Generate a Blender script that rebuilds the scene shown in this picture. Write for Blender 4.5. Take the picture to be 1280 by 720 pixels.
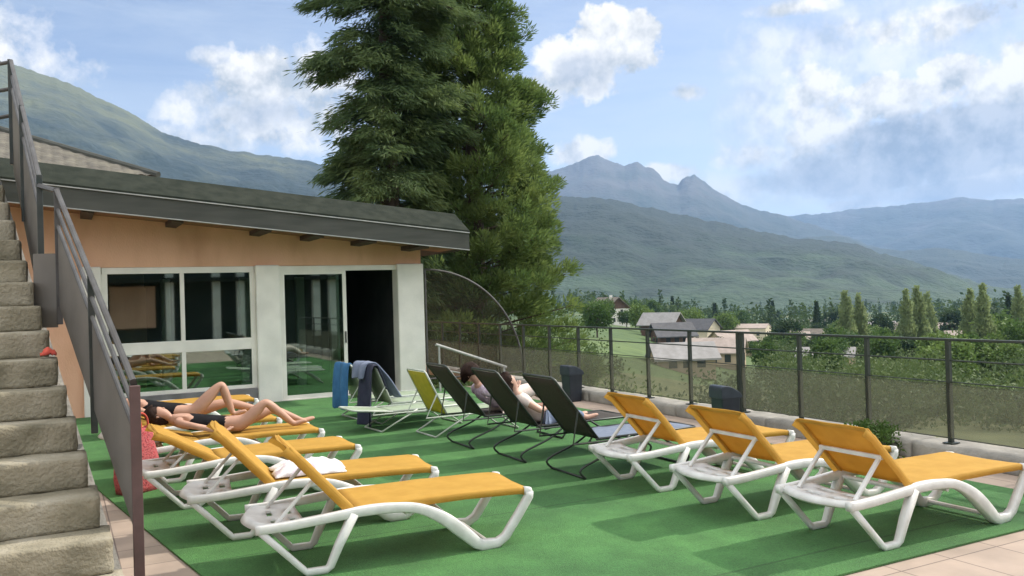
import bpy, bmesh, math, random
import numpy as np
from mathutils import Vector, Matrix, noise as mnoise
R = math.radians
random.seed(7); rng = np.random.default_rng(11)
sc = bpy.context.scene
col = sc.collection
for o in list(bpy.data.objects): bpy.data.objects.remove(o)

# ------------------------------------------------------------------ camera
# world axes: +X runs along the pavilion front, +Y along the terrace fence; ground of the terrace z = 0
TH = R(27.8); CT, ST = math.cos(TH), math.sin(TH)
FPX, CAMH = 1080.0, 1.7
cam = bpy.data.cameras.new('camera'); co = bpy.data.objects.new('camera', cam); col.objects.link(co)
cam.sensor_width = 36.0; cam.lens = 36.0 * FPX / 1280.0
cam.clip_start = 0.05; cam.clip_end = 40000
PITCH, ROLL = R(0.48), R(1.72)
fw = Vector((ST * math.cos(PITCH), CT * math.cos(PITCH), math.sin(PITCH)))
rt = Vector((CT, -ST, 0)); up = rt.cross(fw)
rt2 = rt * math.cos(ROLL) - up * math.sin(ROLL)
up2 = up * math.cos(ROLL) + rt * math.sin(ROLL)
co.matrix_world = Matrix(((rt2.x, up2.x, -fw.x, 0), (rt2.y, up2.y, -fw.y, 0), (rt2.z, up2.z, -fw.z, CAMH), (0, 0, 0, 1)))
sc.camera = co
def W(X, Z):                     # camera-aligned plan coordinates -> world
    return (CT * X + ST * Z, -ST * X + CT * Z)
def azel(px, py):                # direction of a pixel of the 1280x720 photograph
    d = fw * FPX + rt2 * (px - 640) + up2 * (360 - py); d.normalize()
    return math.atan2(d.x, d.y), math.asin(d.z)
def far(px, D):                  # plan position at distance D in the direction of a column
    a = azel(px, 365)[0]
    return D * math.sin(a), D * math.cos(a)

# ------------------------------------------------------------------ sun, sky, exposure
SUN_EL, SUN_AZ = R(40), R(92)    # azimuth clockwise from +Y
sd = Vector((math.cos(SUN_EL) * math.sin(SUN_AZ), math.cos(SUN_EL) * math.cos(SUN_AZ), math.sin(SUN_EL)))
sl = bpy.data.lights.new('sun', 'SUN'); sl.energy = 2.7; sl.angle = R(1.5); sl.color = (1.0, 0.93, 0.82)
so = bpy.data.objects.new('sun', sl); col.objects.link(so)
so.rotation_euler = (-sd).to_track_quat('-Z', 'Y').to_euler(); so.location = (30, 0, 40)
sc.view_settings.view_transform = 'Standard'; sc.view_settings.look = 'None'
sc.view_settings.exposure = 0.8; sc.view_settings.gamma = 1.0; sc.view_settings.use_curve_mapping = False
sc.cycles.use_denoising = True
sc.cycles.max_bounces = 8; sc.cycles.transparent_max_bounces = 16; sc.cycles.volume_bounces = 0
sc.cycles.sample_clamp_indirect = 6

world = bpy.data.worlds.new('World'); sc.world = world; world.use_nodes = True
wn, wl = world.node_tree.nodes, world.node_tree.links
wn.clear()
def N(t, **k):
    n = wn.new(t)
    for a, b in k.items(): setattr(n, a, b)
    return n
def M(op, a, b=None, c=None, clamp=False):
    n = N('ShaderNodeMath', operation=op); n.use_clamp = clamp
    for i, v in enumerate((a, b, c)):
        if v is None: continue
        if isinstance(v, (int, float)): n.inputs[i].default_value = v
        else: wl.new(v, n.inputs[i])
    return n.outputs[0]
def mixc(f, a, b, nt=None):
    n = N('ShaderNodeMix', data_type='RGBA')
    for s, v in ((n.inputs[0], f), (n.inputs[6], a), (n.inputs[7], b)):
        if isinstance(v, (int, float)): s.default_value = v
        elif isinstance(v, tuple): s.default_value = v
        else: wl.new(v, s)
    return n.outputs[2]
def wnoise(vec, scale, detail=6, rough=0.55, dist=0.0):
    n = N('ShaderNodeTexNoise'); n.inputs['Scale'].default_value = scale; n.inputs['Detail'].default_value = detail
    n.inputs['Roughness'].default_value = rough; n.inputs['Distortion'].default_value = dist
    wl.new(vec, n.inputs['Vector']); return n.outputs['Fac']
sky = N('ShaderNodeTexSky', sky_type='NISHITA', sun_disc=False, sun_elevation=SUN_EL, sun_rotation=SUN_AZ,
        altitude=900, air_density=1.0, dust_density=0.6, ozone_density=1.2)
tc = N('ShaderNodeTexCoord'); dirv = tc.outputs['Generated']
sep = N('ShaderNodeSeparateXYZ'); wl.new(dirv, sep.inputs[0])
AZ = M('ARCTAN2', sep.outputs[0], sep.outputs[1]); EL = M('ARCSINE', sep.outputs[2])
n_big = wnoise(dirv, 7, 8, 0.6); n_med = wnoise(dirv, 18, 8, 0.62); n_fine = wnoise(dirv, 42, 6, 0.6)
pert = M('ADD', M('MULTIPLY', M('SUBTRACT', n_med, 0.5), 2.4), M('MULTIPLY', M('SUBTRACT', n_fine, 0.5), 2.0))
pert = M('ADD', pert, M('MULTIPLY', M('SUBTRACT', n_big, 0.5), 1.2))
def blob(px, py, ax, ay, gain=1.0, rag=1.0):
    a0, e0 = azel(px, py)
    dx = M('DIVIDE', M('SUBTRACT', AZ, a0), ax / FPX); dy = M('DIVIDE', M('SUBTRACT', EL, e0), ay / FPX)
    r2 = M('ADD', M('MULTIPLY', dx, dx), M('MULTIPLY', dy, dy))
    v = M('SUBTRACT', 1.0, r2)
    v = M('ADD', v, M('MULTIPLY', pert, rag))
    return M('MULTIPLY', M('MAXIMUM', v, 0.0), gain, clamp=True)
def total(lst):
    r = lst[0]
    for x in lst[1:]: r = M('MAXIMUM', r, x)
    return r
white = total([blob(772, 52, 62, 44, 3.2), blob(730, 88, 66, 42, 2.2), blob(690, 110, 50, 30, 1.0), blob(320, 105, 60, 46, 1.8), blob(290, 140, 90, 40, 1.0), blob(370, 160, 100, 34, 1.3), blob(270, 72, 36, 14, .8),
               blob(838, 214, 44, 15, 2.0), blob(725, 190, 50, 20, 1.8), blob(1012, 110, 44, 42, 1.3), blob(1030, 165, 60, 50, 1.3), blob(945, 195, 60, 26, 1.0), blob(860, 116, 26, 12, .9, 1.6),
               blob(1190, 90, 44, 24, 3.0), blob(1120, 122, 70, 30, 2.4), blob(1240, 110, 40, 30, 2.0), blob(1275, 95, 30, 50, 2.4), blob(1160, 30, 120, 26, 1.1), blob(1000, 8, 60, 12, .9), blob(1255, 212, 60, 20, 2.0),
               blob(1069, 257, 36, 7, 2.0), blob(1010, 150, 120, 100, .7, .6), blob(1120, 60, 200, 70, .55, .7), blob(900, 240, 160, 30, .7, .6), blob(230, 175, 130, 22, .8), blob(400, 120, 60, 60, 1.2), blob(1000, 60, 110, 40, .6, .8), blob(-150, 40, 200, 100, 1.0), blob(1600, 100, 250, 120, 1.6)])
grey = total([blob(1180, 180, 120, 46, 2.6, .6), blob(1095, 215, 120, 34, 1.8, .6), blob(1250, 170, 70, 42, 2.4, .6), blob(1190, 238, 150, 20, 1.2, .5), blob(1225, 14, 40, 12, 1.0, 1.7), blob(738, 92, 44, 30, .8, 1.5), blob(335, 142, 60, 22, .9, 1.4), blob(1065, 190, 44, 26, 1.0, .8), blob(980, 225, 60, 18, .7, .8)])
# thin high veil, thicker to the right
mp = N('ShaderNodeMapping'); mp.inputs['Scale'].default_value = (1.5, 1.5, 7); wl.new(dirv, mp.inputs[0])
veil = wnoise(mp.outputs[0], 3.2, 7, 0.6, 0.4)
a_r = azel(1150, 100)[0]
vr = M('SUBTRACT', 1.0, M('MULTIPLY', M('ABSOLUTE', M('SUBTRACT', AZ, a_r)), 1.0), clamp=True)
low = M('SUBTRACT', 1.0, M('MULTIPLY', M('ABSOLUTE', EL), 2.6), clamp=True)
veil = M('MULTIPLY', M('ADD', M('MULTIPLY', M('SUBTRACT', veil, 0.42), 3.2), M('ADD', M('MULTIPLY', vr, 0.42), M('MULTIPLY', low, .15))), 0.62, clamp=True)
skyc = N('ShaderNodeMix', data_type='RGBA', blend_type='MULTIPLY'); skyc.inputs[0].default_value = 1
wl.new(sky.outputs[0], skyc.inputs[6]); skyc.inputs[7].default_value = (.78, .67, .64, 1)
SKY_S = 0.15
CW = 1.0 / SKY_S
c1 = mixc(M('MULTIPLY', veil, 0.62), skyc.outputs[2], (0.50 * CW, 0.545 * CW, 0.585 * CW, 1))
off = N('ShaderNodeVectorMath', operation='ADD'); wl.new(dirv, off.inputs[0]); off.inputs[1].default_value = (sd.x * .022, sd.y * .022, sd.z * .030)
n_med2 = wnoise(off.outputs[0], 18, 5, 0.55); n_b2 = wnoise(off.outputs[0], 7, 6, 0.55)
relief = M('ADD', M('MULTIPLY', M('SUBTRACT', n_med, n_med2), 3.2), M('MULTIPLY', M('SUBTRACT', n_big, n_b2), 3.0))
shade = M('ADD', M('ADD', relief, 0.62), M('MULTIPLY', M('SUBTRACT', n_med, .5), .8), clamp=True)
wc = mixc(shade, (0.33 * CW, 0.355 * CW, 0.375 * CW, 1), (0.72 * CW, 0.69 * CW, 0.64 * CW, 1))
c2 = mixc(white, c1, wc)
gc = mixc(shade, (0.215 * CW, 0.25 * CW, 0.30 * CW, 1), (0.43 * CW, 0.445 * CW, 0.47 * CW, 1))
c3 = mixc(grey, c2, gc)
# extra-bright broken cloud added outside the view, behind and overhead, as fill light
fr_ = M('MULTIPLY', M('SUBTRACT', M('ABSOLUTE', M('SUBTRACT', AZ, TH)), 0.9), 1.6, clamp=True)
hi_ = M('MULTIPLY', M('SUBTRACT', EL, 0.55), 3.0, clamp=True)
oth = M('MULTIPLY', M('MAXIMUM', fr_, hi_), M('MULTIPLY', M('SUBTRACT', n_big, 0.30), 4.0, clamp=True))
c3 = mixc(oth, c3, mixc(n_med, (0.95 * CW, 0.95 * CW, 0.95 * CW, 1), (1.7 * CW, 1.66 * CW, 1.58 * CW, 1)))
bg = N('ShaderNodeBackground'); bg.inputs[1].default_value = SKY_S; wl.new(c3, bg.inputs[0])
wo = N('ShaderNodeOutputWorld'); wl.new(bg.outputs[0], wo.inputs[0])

# ------------------------------------------------------------------ helpers
MATS = {}
def mat(name, c1, c2=None, scale=4.0, rough=0.7, bump=0.0, bscale=None, detail=6, transl=0.0, stretch=None, metallic=0.0, c3=None, spec=0.5, sheen=0.0, pos=(0.35, 0.65)):
    if name in MATS: return MATS[name]
    m = bpy.data.materials.new(name); m.use_nodes = True
    nt = m.node_tree; b = nt.nodes['Principled BSDF']; out = nt.nodes['Material Output']
    b.inputs['Roughness'].default_value = rough; b.inputs['Metallic'].default_value = metallic
    b.inputs['Specular IOR Level'].default_value = spec
    b.inputs['Base Color'].default_value = (*c1, 1)
    cs = None
    t = nt.nodes.new('ShaderNodeTexCoord'); vec = t.outputs['Object']
    if stretch:
        mpn = nt.nodes.new('ShaderNodeMapping'); mpn.inputs['Scale'].default_value = stretch
        nt.links.new(vec, mpn.inputs[0]); vec = mpn.outputs[0]
    if c2:
        n = nt.nodes.new('ShaderNodeTexNoise'); n.inputs['Scale'].default_value = scale; n.inputs['Detail'].default_value = detail
        nt.links.new(vec, n.inputs['Vector'])
        r = nt.nodes.new('ShaderNodeValToRGB'); r.color_ramp.elements[0].position = pos[0]; r.color_ramp.elements[1].position = pos[1]
        r.color_ramp.elements[0].color = (*c1, 1); r.color_ramp.elements[1].color = (*c2, 1)
        if c3:
            e = r.color_ramp.elements.new(0.5 * (pos[0] + pos[1])); e.color = (*c3, 1)
        nt.links.new(n.outputs['Fac'], r.inputs[0]); cs = r.outputs[0]
        nt.links.new(cs, b.inputs['Base Color'])
    if bump:
        n2 = nt.nodes.new('ShaderNodeTexNoise'); n2.inputs['Scale'].default_value = bscale or scale * 4; n2.inputs['Detail'].default_value = 5
        nt.links.new(vec, n2.inputs['Vector'])
        bp = nt.nodes.new('ShaderNodeBump'); bp.inputs['Strength'].default_value = bump; bp.inputs['Distance'].default_value = 0.02
        nt.links.new(n2.outputs['Fac'], bp.inputs['Height']); nt.links.new(bp.outputs[0], b.inputs['Normal'])
    if transl:
        tr = nt.nodes.new('ShaderNodeBsdfTranslucent'); tr.inputs[0].default_value = (*c1, 1)
        if cs: nt.links.new(cs, tr.inputs[0])
        mx = nt.nodes.new('ShaderNodeMixShader'); mx.inputs[0].default_value = transl
        nt.links.new(b.outputs[0], mx.inputs[1]); nt.links.new(tr.outputs[0], mx.inputs[2]); nt.links.new(mx.outputs[0], out.inputs[0])
    MATS[name] = m; return m

def tag(o, label=None, cat=None, group=None, kind=None):
    if label: o['label'] = label
    if cat: o['category'] = cat
    if group: o['group'] = group
    if kind: o['kind'] = kind
    return o
def empty(name, loc=(0, 0, 0), rz=0.0):
    o = bpy.data.objects.new(name, None); o.empty_display_size = .2; col.objects.link(o)
    o.location = loc; o.rotation_euler = (0, 0, rz); return o
def copy_tree(o, parent=None):
    c = o.copy(); col.objects.link(c); c.parent = parent
    for ch in list(o.children): copy_tree(ch, c)
    return c

class MB:
    def __init__(s): s.v = []; s.f = []
    def add(s, vs, fs):
        b = len(s.v); s.v += [tuple(x) for x in vs]; s.f += [tuple(i + b for i in f) for f in fs]; return s
    def box(s, x0, x1, y0, y1, z0, z1):
        return s.add([(x0, y0, z0), (x1, y0, z0), (x1, y1, z0), (x0, y1, z0), (x0, y0, z1), (x1, y0, z1), (x1, y1, z1), (x0, y1, z1)],
                     [(0, 3, 2, 1), (4, 5, 6, 7), (0, 1, 5, 4), (1, 2, 6, 5), (2, 3, 7, 6), (3, 0, 4, 7)])
    def hexa(s, p):   # 8 points, bottom ring then top ring
        return s.add(p, [(0, 3, 2, 1), (4, 5, 6, 7), (0, 1, 5, 4), (1, 2, 6, 5), (2, 3, 7, 6), (3, 0, 4, 7)])
    def sweep(s, pts, rad, seg=10, cap=True, sq=None):
        """tube along pts; rad scalar or list; sq=(w,h) gives a rounded rectangular bar"""
        pts = [Vector(p) for p in pts]; n = len(pts)
        rad = [rad] * n if isinstance(rad, (int, float)) else rad
        rings = []
        ref = None
        for i, p in enumerate(pts):
            t = (pts[min(i + 1, n - 1)] - pts[max(i - 1, 0)]).normalized()
            if ref is None:
                ref = Vector((0, 1, 0)) if abs(t.y) < .9 else Vector((0, 0, 1))
            a = (ref - t * ref.dot(t)).normalized(); b = t.cross(a); ref = a
            ring = []
            for k in range(seg):
                w = 2 * math.pi * k / seg
                c_, s_ = math.cos(w), math.sin(w)
                if sq:
                    e = 0.45
                    c_ = math.copysign(abs(c_) ** e, c_) * sq[0] * .5; s_ = math.copysign(abs(s_) ** e, s_) * sq[1] * .5
                    ring.append(p + (a * c_ + b * s_) * rad[i])
                else:
                    ring.append(p + (a * c_ + b * s_) * rad[i])
            rings.append(ring)
        vs = [q for r in rings for q in r]; fs = []
        for i in range(n - 1):
            for k in range(seg):
                fs.append((i * seg + k, i * seg + (k + 1) % seg, (i + 1) * seg + (k + 1) % seg, (i + 1) * seg + k))
        if cap:
            fs.append(tuple(reversed(range(seg)))); fs.append(tuple((n - 1) * seg + k for k in range(seg)))
        return s.add(vs, fs)
    def grid(s, P):   # P[i][j] points
        n, m = len(P), len(P[0])
        return s.add([q for r in P for q in r], [(i * m + j, (i + 1) * m + j, (i + 1) * m + j + 1, i * m + j + 1) for i in range(n - 1) for j in range(m - 1)])
    def prism(s, poly, y0, y1):   # poly in (x,z) extruded in y
        n = len(poly)
        vs = [(x, y0, z) for x, z in poly] + [(x, y1, z) for x, z in poly]
        fs = [tuple(range(n)), tuple(reversed(range(n, 2 * n)))] + [(i, i + n, (i + 1) % n + n, (i + 1) % n) for i in range(n)]
        return s.add(vs, fs)
    def ball(s, c, r, n=10, m=8):
        r = (r, r, r) if isinstance(r, (int, float)) else r
        P = [[(c[0] + r[0] * math.sin(math.pi * i / m) * math.cos(2 * math.pi * j / n), c[1] + r[1] * math.sin(math.pi * i / m) * math.sin(2 * math.pi * j / n), c[2] + r[2] * math.cos(math.pi * i / m)) for j in range(n + 1)] for i in range(m + 1)]
        return s.grid(P)
    def build(s, name, m, parent=None, smooth=False, bevel=0.0, solid=0.0, sub=0, auto=True):
        me = bpy.data.meshes.new(name); me.from_pydata(s.v, [], s.f)
        bm = bmesh.new(); bm.from_mesh(me); bmesh.ops.remove_doubles(bm, verts=bm.verts, dist=1e-5)
        bmesh.ops.recalc_face_normals(bm, faces=bm.faces); bm.to_mesh(me); bm.free()
        o = bpy.data.objects.new(name, me); col.objects.link(o)
        if m: me.materials.append(m)
        if parent: o.parent = parent
        if solid:
            q = o.modifiers.new('solid', 'SOLIDIFY'); q.thickness = solid; q.offset = 0
        if bevel:
            q = o.modifiers.new('bevel', 'BEVEL'); q.width = bevel; q.segments = 2; q.limit_method = 'ANGLE'; q.angle_limit = R(40)
        if sub:
            q = o.modifiers.new('sub', 'SUBSURF'); q.levels = sub; q.render_levels = sub
        if smooth:
            me.polygons.foreach_set('use_smooth', [True] * len(me.polygons))
        return o

def smoothline(pts, n=4):
    """Catmull-Rom through pts"""
    P = [Vector(p) for p in pts]; out = []
    for i in range(len(P) - 1):
        p0, p1, p2, p3 = P[max(i - 1, 0)], P[i], P[i + 1], P[min(i + 2, len(P) - 1)]
        for k in range(n):
            t = k / n
            out.append(0.5 * ((2 * p1) + (p2 - p0) * t + (2 * p0 - 5 * p1 + 4 * p2 - p3) * t * t + (3 * p1 - p0 - 3 * p2 + p3) * t ** 3))
    out.append(P[-1]); return out

def leaf_mesh(name, P, D, L, Wd, m, parent=None, flat=0.0):
    n = len(P)
    D = D / np.maximum(np.linalg.norm(D, axis=1, keepdims=True), 1e-6)
    Q = rng.normal(size=(n, 3)); Q[:, 2] *= (1 - flat)
    S = np.cross(D, Q); S /= np.maximum(np.linalg.norm(S, axis=1, keepdims=True), 1e-6)
    L = np.broadcast_to(np.asarray(L, float).reshape(-1, 1), (n, 1)); Wd = np.broadcast_to(np.asarray(Wd, float).reshape(-1, 1), (n, 1))
    V = np.empty((n, 4, 3)); V[:, 0] = P; V[:, 1] = P + D * L * .55 + S * Wd * .5; V[:, 2] = P + D * L; V[:, 3] = P + D * L * .55 - S * Wd * .5
    me = bpy.data.meshes.new(name)
    me.vertices.add(4 * n); me.vertices.foreach_set('co', V.ravel().astype(np.float32))
    me.loops.add(4 * n); me.loops.foreach_set('vertex_index', np.arange(4 * n, dtype=np.int32))
    me.polygons.add(n); me.polygons.foreach_set('loop_start', np.arange(0, 4 * n, 4, dtype=np.int32))
    me.update(calc_edges=True); me.validate()
    me.materials.append(m)
    o = bpy.data.objects.new(name, me); col.objects.link(o)
    if parent: o.parent = parent
    return o

def rough_block(mb, x0, x1, y0, y1, z0, z1, seed, amp=0.012, rad=0.03, nx=22, ny=7, nz=5):
    """a hewn block: box surface lattice with rounded edges and noise"""
    def push(p):
        c = Vector((min(max(p.x, x0 + rad), x1 - rad), min(max(p.y, y0 + rad), y1 - rad), min(max(p.z, z0 + rad), z1 - rad)))
        d = p - c
        if d.length > 1e-6: p = c + d.normalized() * rad
        q = Vector((p.x * 4 + seed * 7.3, p.y * 4, p.z * 7))
        k = mnoise.noise(q) * amp + mnoise.noise(q * 3.1) * amp * .6
        dd = (p - c)
        return p + (dd.normalized() if dd.length > 1e-6 else Vector((0, 0, 1))) * k
    L = lambda a, b, n: [a + (b - a) * i / n for i in range(n + 1)]
    X, Y, Z = L(x0, x1, nx), L(y0, y1, ny), L(z0, z1, nz)
    for zz in (z0, z1): mb.grid([[push(Vector((x, y, zz))) for y in Y] for x in X])
    for yy in (y0, y1): mb.grid([[push(Vector((x, yy, z))) for z in Z] for x in X])
    for xx in (x0, x1): mb.grid([[push(Vector((xx, y, z))) for z in Z] for y in Y])

# ------------------------------------------------------------------ materials
white_plastic = mat('white_plastic', (.70, .70, .67), (.58, .58, .55), 9, .45, .05, 40)
sling = mat('ochre_sling', (.66, .395, .07), (.60, .345, .055), 9, .8, .12, 160, transl=.38)
brown_mesh = mat('brown_mesh', (.035, .028, .022), (.055, .045, .036), 60, .75, .1, 200, transl=.12)
dark_tube = mat('dark_tube', (.03, .04, .035), (.05, .055, .05), 10, .4, metallic=.3)
blue_mat = mat('blue_grey_mat', (.12, .15, .21), (.16, .19, .25), 20, .85, .2, 90)
white_paint = mat('white_paint', (.86, .83, .75), (.72, .70, .63), 2.2, .6, .08, 30)
orange_render = mat('orange_render', (.76, .455, .30), (.60, .345, .215), 1.6, .9, .25, 60, detail=10, stretch=(1, 1, .4), c3=(.70, .41, .265))
roof_felt = mat('roof_felt', (.022, .027, .021), (.036, .041, .032), 5, .95, .3, 60, spec=.08)
fascia_m = mat('grey_fascia', (.055, .058, .049), (.08, .082, .07), 3, .65, .05, 30, stretch=(.4, 1, 3), spec=.25)
trim_m = mat('pale_trim', (.42, .42, .40), (.33, .33, .31), 8, .5)
soffit_m = mat('soffit_boards', (.30, .15, .08), (.22, .11, .06), 6, .8)
wood_dark = mat('dark_wood', (.05, .03, .02), (.08, .05, .035), 8, .8)
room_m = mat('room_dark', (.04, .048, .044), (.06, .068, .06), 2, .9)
concrete = mat('concrete', (.34, .32, .28), (.22, .21, .185), 3.2, .9, .5, 40, detail=8)
plinth_m = mat('grey_plinth', (.22, .21, .21), (.16, .155, .15), 5, .85, .2, 40)
stone = mat('weathered_stone', (.36, .325, .25), (.15, .135, .09), 3.6, .95, .8, 48, detail=12, c3=(.27, .24, .17), pos=(.3, .7))
rail_metal = mat('grey_rail', (.10, .098, .095), (.065, .06, .056), 7, .45, metallic=.35)
rail_panel = mat('rail_panel', (.175, .158, .138), (.125, .112, .096), 2.0, .55, .05, 20, metallic=.2)
rust_post = mat('rusty_post', (.105, .06, .055), (.075, .045, .04), 9, .7)
fence_m = mat('black_green_steel', (.018, .026, .02), (.03, .038, .03), 9, .5)
bin_m = mat('navy_plastic', (.018, .024, .034), (.028, .034, .045), 8, .4)
bin_lid = mat('blue_grey_lid', (.026, .034, .048), (.04, .05, .066), 8, .38)
skin_m = mat('skin', (.50, .29, .20), (.43, .24, .165), 7, .55)
skin2_m = mat('skin_pale', (.55, .34, .25), (.48, .29, .21), 7, .55)
hair_dark = mat('dark_hair', (.016, .008, .006), (.04, .02, .013), 40, .75, .5, 90, stretch=(1, 1, 4), spec=.2)
hair_fair = mat('fair_hair', (.45, .28, .10), (.34, .2, .07), 40, .5, .4, 90, stretch=(1, 1, 4))
black_cloth = mat('black_cloth', (.007, .007, .008), (.013, .012, .014), 14, .85, spec=.15)
lilac_cloth = mat('lilac_cloth', (.62, .53, .60), (.42, .33, .42), 26, .9, .2, 40, pos=(.42, .6))
beige_cloth = mat('beige_cloth', (.76, .66, .58), (.68, .56, .50), 10, .9, .2, 30)
jeans = mat('jeans', (.14, .18, .27), (.19, .235, .33), 18, .9, .2, 60)
red_cloth = mat('red_weave', (.42, .035, .045), (.22, .02, .03), 55, .85, .6, 90, c3=(.5, .12, .12))
red_plain = mat('red_cloth', (.6, .09, .05), (.45, .06, .04), 8, .8)
towel_white = mat('white_towel', (.76, .74, .74), (.62, .55, .62), 12, .95, .4, 120, pos=(.5, .62))
towel_blue = mat('blue_towel', (.045, .16, .33), (.03, .12, .26), 9, .95, .4, 120)
navy_cloth = mat('navy_cloth', (.018, .022, .045), (.03, .035, .065), 9, .95, .3, 90)
grey_cloth = mat('blue_grey_cloth', (.13, .16, .23), (.18, .21, .29), 9, .95, .3, 90)
green_sling = mat('lime_sling', (.48, .44, .06), (.40, .38, .05), 16, .85, .1, 120, transl=.35)
pale_sling = mat('pale_green_sling', (.42, .50, .36), (.35, .43, .30), 16, .85, .1, 120, transl=.3)
pale_tube = mat('pale_tube', (.52, .56, .50), (.42, .46, .40), 10, .4)
bark = mat('bark', (.10, .07, .05), (.055, .04, .03), 6, .95, .6, 20, stretch=(1, 1, .25))

def leaf_mat(name, a, b, c=None, scale=.5, transl=.3):
    return mat(name, a, b, scale, .65, transl=transl, c3=c, spec=.25)
fol_sequoia = leaf_mat('sequoia_foliage', (.08, .14, .042), (.215, .285, .085), (.135, .20, .058), .7, .45)
fol_pine = leaf_mat('pine_foliage', (.06, .105, .045), (.16, .215, .075), (.10, .15, .058), .6, .45)
fol_mid = leaf_mat('broadleaf_foliage', (.05, .10, .022), (.10, .16, .035), (.07, .125, .028), .25)
fol_light = leaf_mat('light_foliage', (.10, .165, .035), (.16, .23, .06), (.125, .19, .045), .25)
fol_dark = leaf_mat('dark_foliage', (.025, .055, .02), (.055, .09, .03), (.04, .07, .025), .2)
fol_olive = leaf_mat('olive_foliage', (.09, .11, .04), (.15, .17, .075), (.12, .14, .055), .5)
fol_pop = leaf_mat('poplar_foliage', (.17, .225, .10), (.29, .345, .16), (.23, .285, .125), .35, .45)

# pavers
def paver_material():
    m = bpy.data.materials.new('beige_pavers'); m.use_nodes = True; nt = m.node_tree; b = nt.nodes['Principled BSDF']
    t = nt.nodes.new('ShaderNodeTexCoord'); mpn = nt.nodes.new('ShaderNodeMapping'); mpn.inputs['Location'].default_value = (.12, .12, 0)
    nt.links.new(t.outputs['Object'], mpn.inputs[0])
    br = nt.nodes.new('ShaderNodeTexBrick'); br.offset = 0; br.squash = 1
    br.inputs['Scale'].default_value = 1; br.inputs['Brick Width'].default_value = .45; br.inputs['Row Height'].default_value = .45
    br.inputs['Mortar Size'].default_value = .006; br.inputs['Mortar Smooth'].default_value = .3; br.inputs['Bias'].default_value = 0
    br.inputs['Color1'].default_value = (.43, .34, .275, 1); br.inputs['Color2'].default_value = (.37, .295, .235, 1); br.inputs['Mortar'].default_value = (.19, .15, .125, 1)
    nt.links.new(mpn.outputs[0], br.inputs['Vector'])
    n = nt.nodes.new('ShaderNodeTexNoise'); n.inputs['Scale'].default_value = 2.5; n.inputs['Detail'].default_value = 9; nt.links.new(t.outputs['Object'], n.inputs['Vector'])
    r = nt.nodes.new('ShaderNodeValToRGB'); r.color_ramp.elements[0].position = .3; r.color_ramp.elements[1].position = .7
    r.color_ramp.elements[0].color = (.74, .74, .74, 1); r.color_ramp.elements[1].color = (1.08, 1.06, 1.05, 1); nt.links.new(n.outputs['Fac'], r.inputs[0])
    mx = nt.nodes.new('ShaderNodeMix'); mx.data_type = 'RGBA'; mx.blend_type = 'MULTIPLY'; mx.inputs[0].default_value = 1
    nt.links.new(br.outputs['Color'], mx.inputs[6]); nt.links.new(r.outputs[0], mx.inputs[7]); nt.links.new(mx.outputs[2], b.inputs['Base Color'])
    b.inputs['Roughness'].default_value = .85
    bp = nt.nodes.new('ShaderNodeBump'); bp.inputs['Strength'].default_value = .4; bp.inputs['Distance'].default_value = .006; bp.invert = True
    nt.links.new(br.outputs['Fac'], bp.inputs['Height']); nt.links.new(bp.outputs[0], b.inputs['Normal'])
    return m
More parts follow.
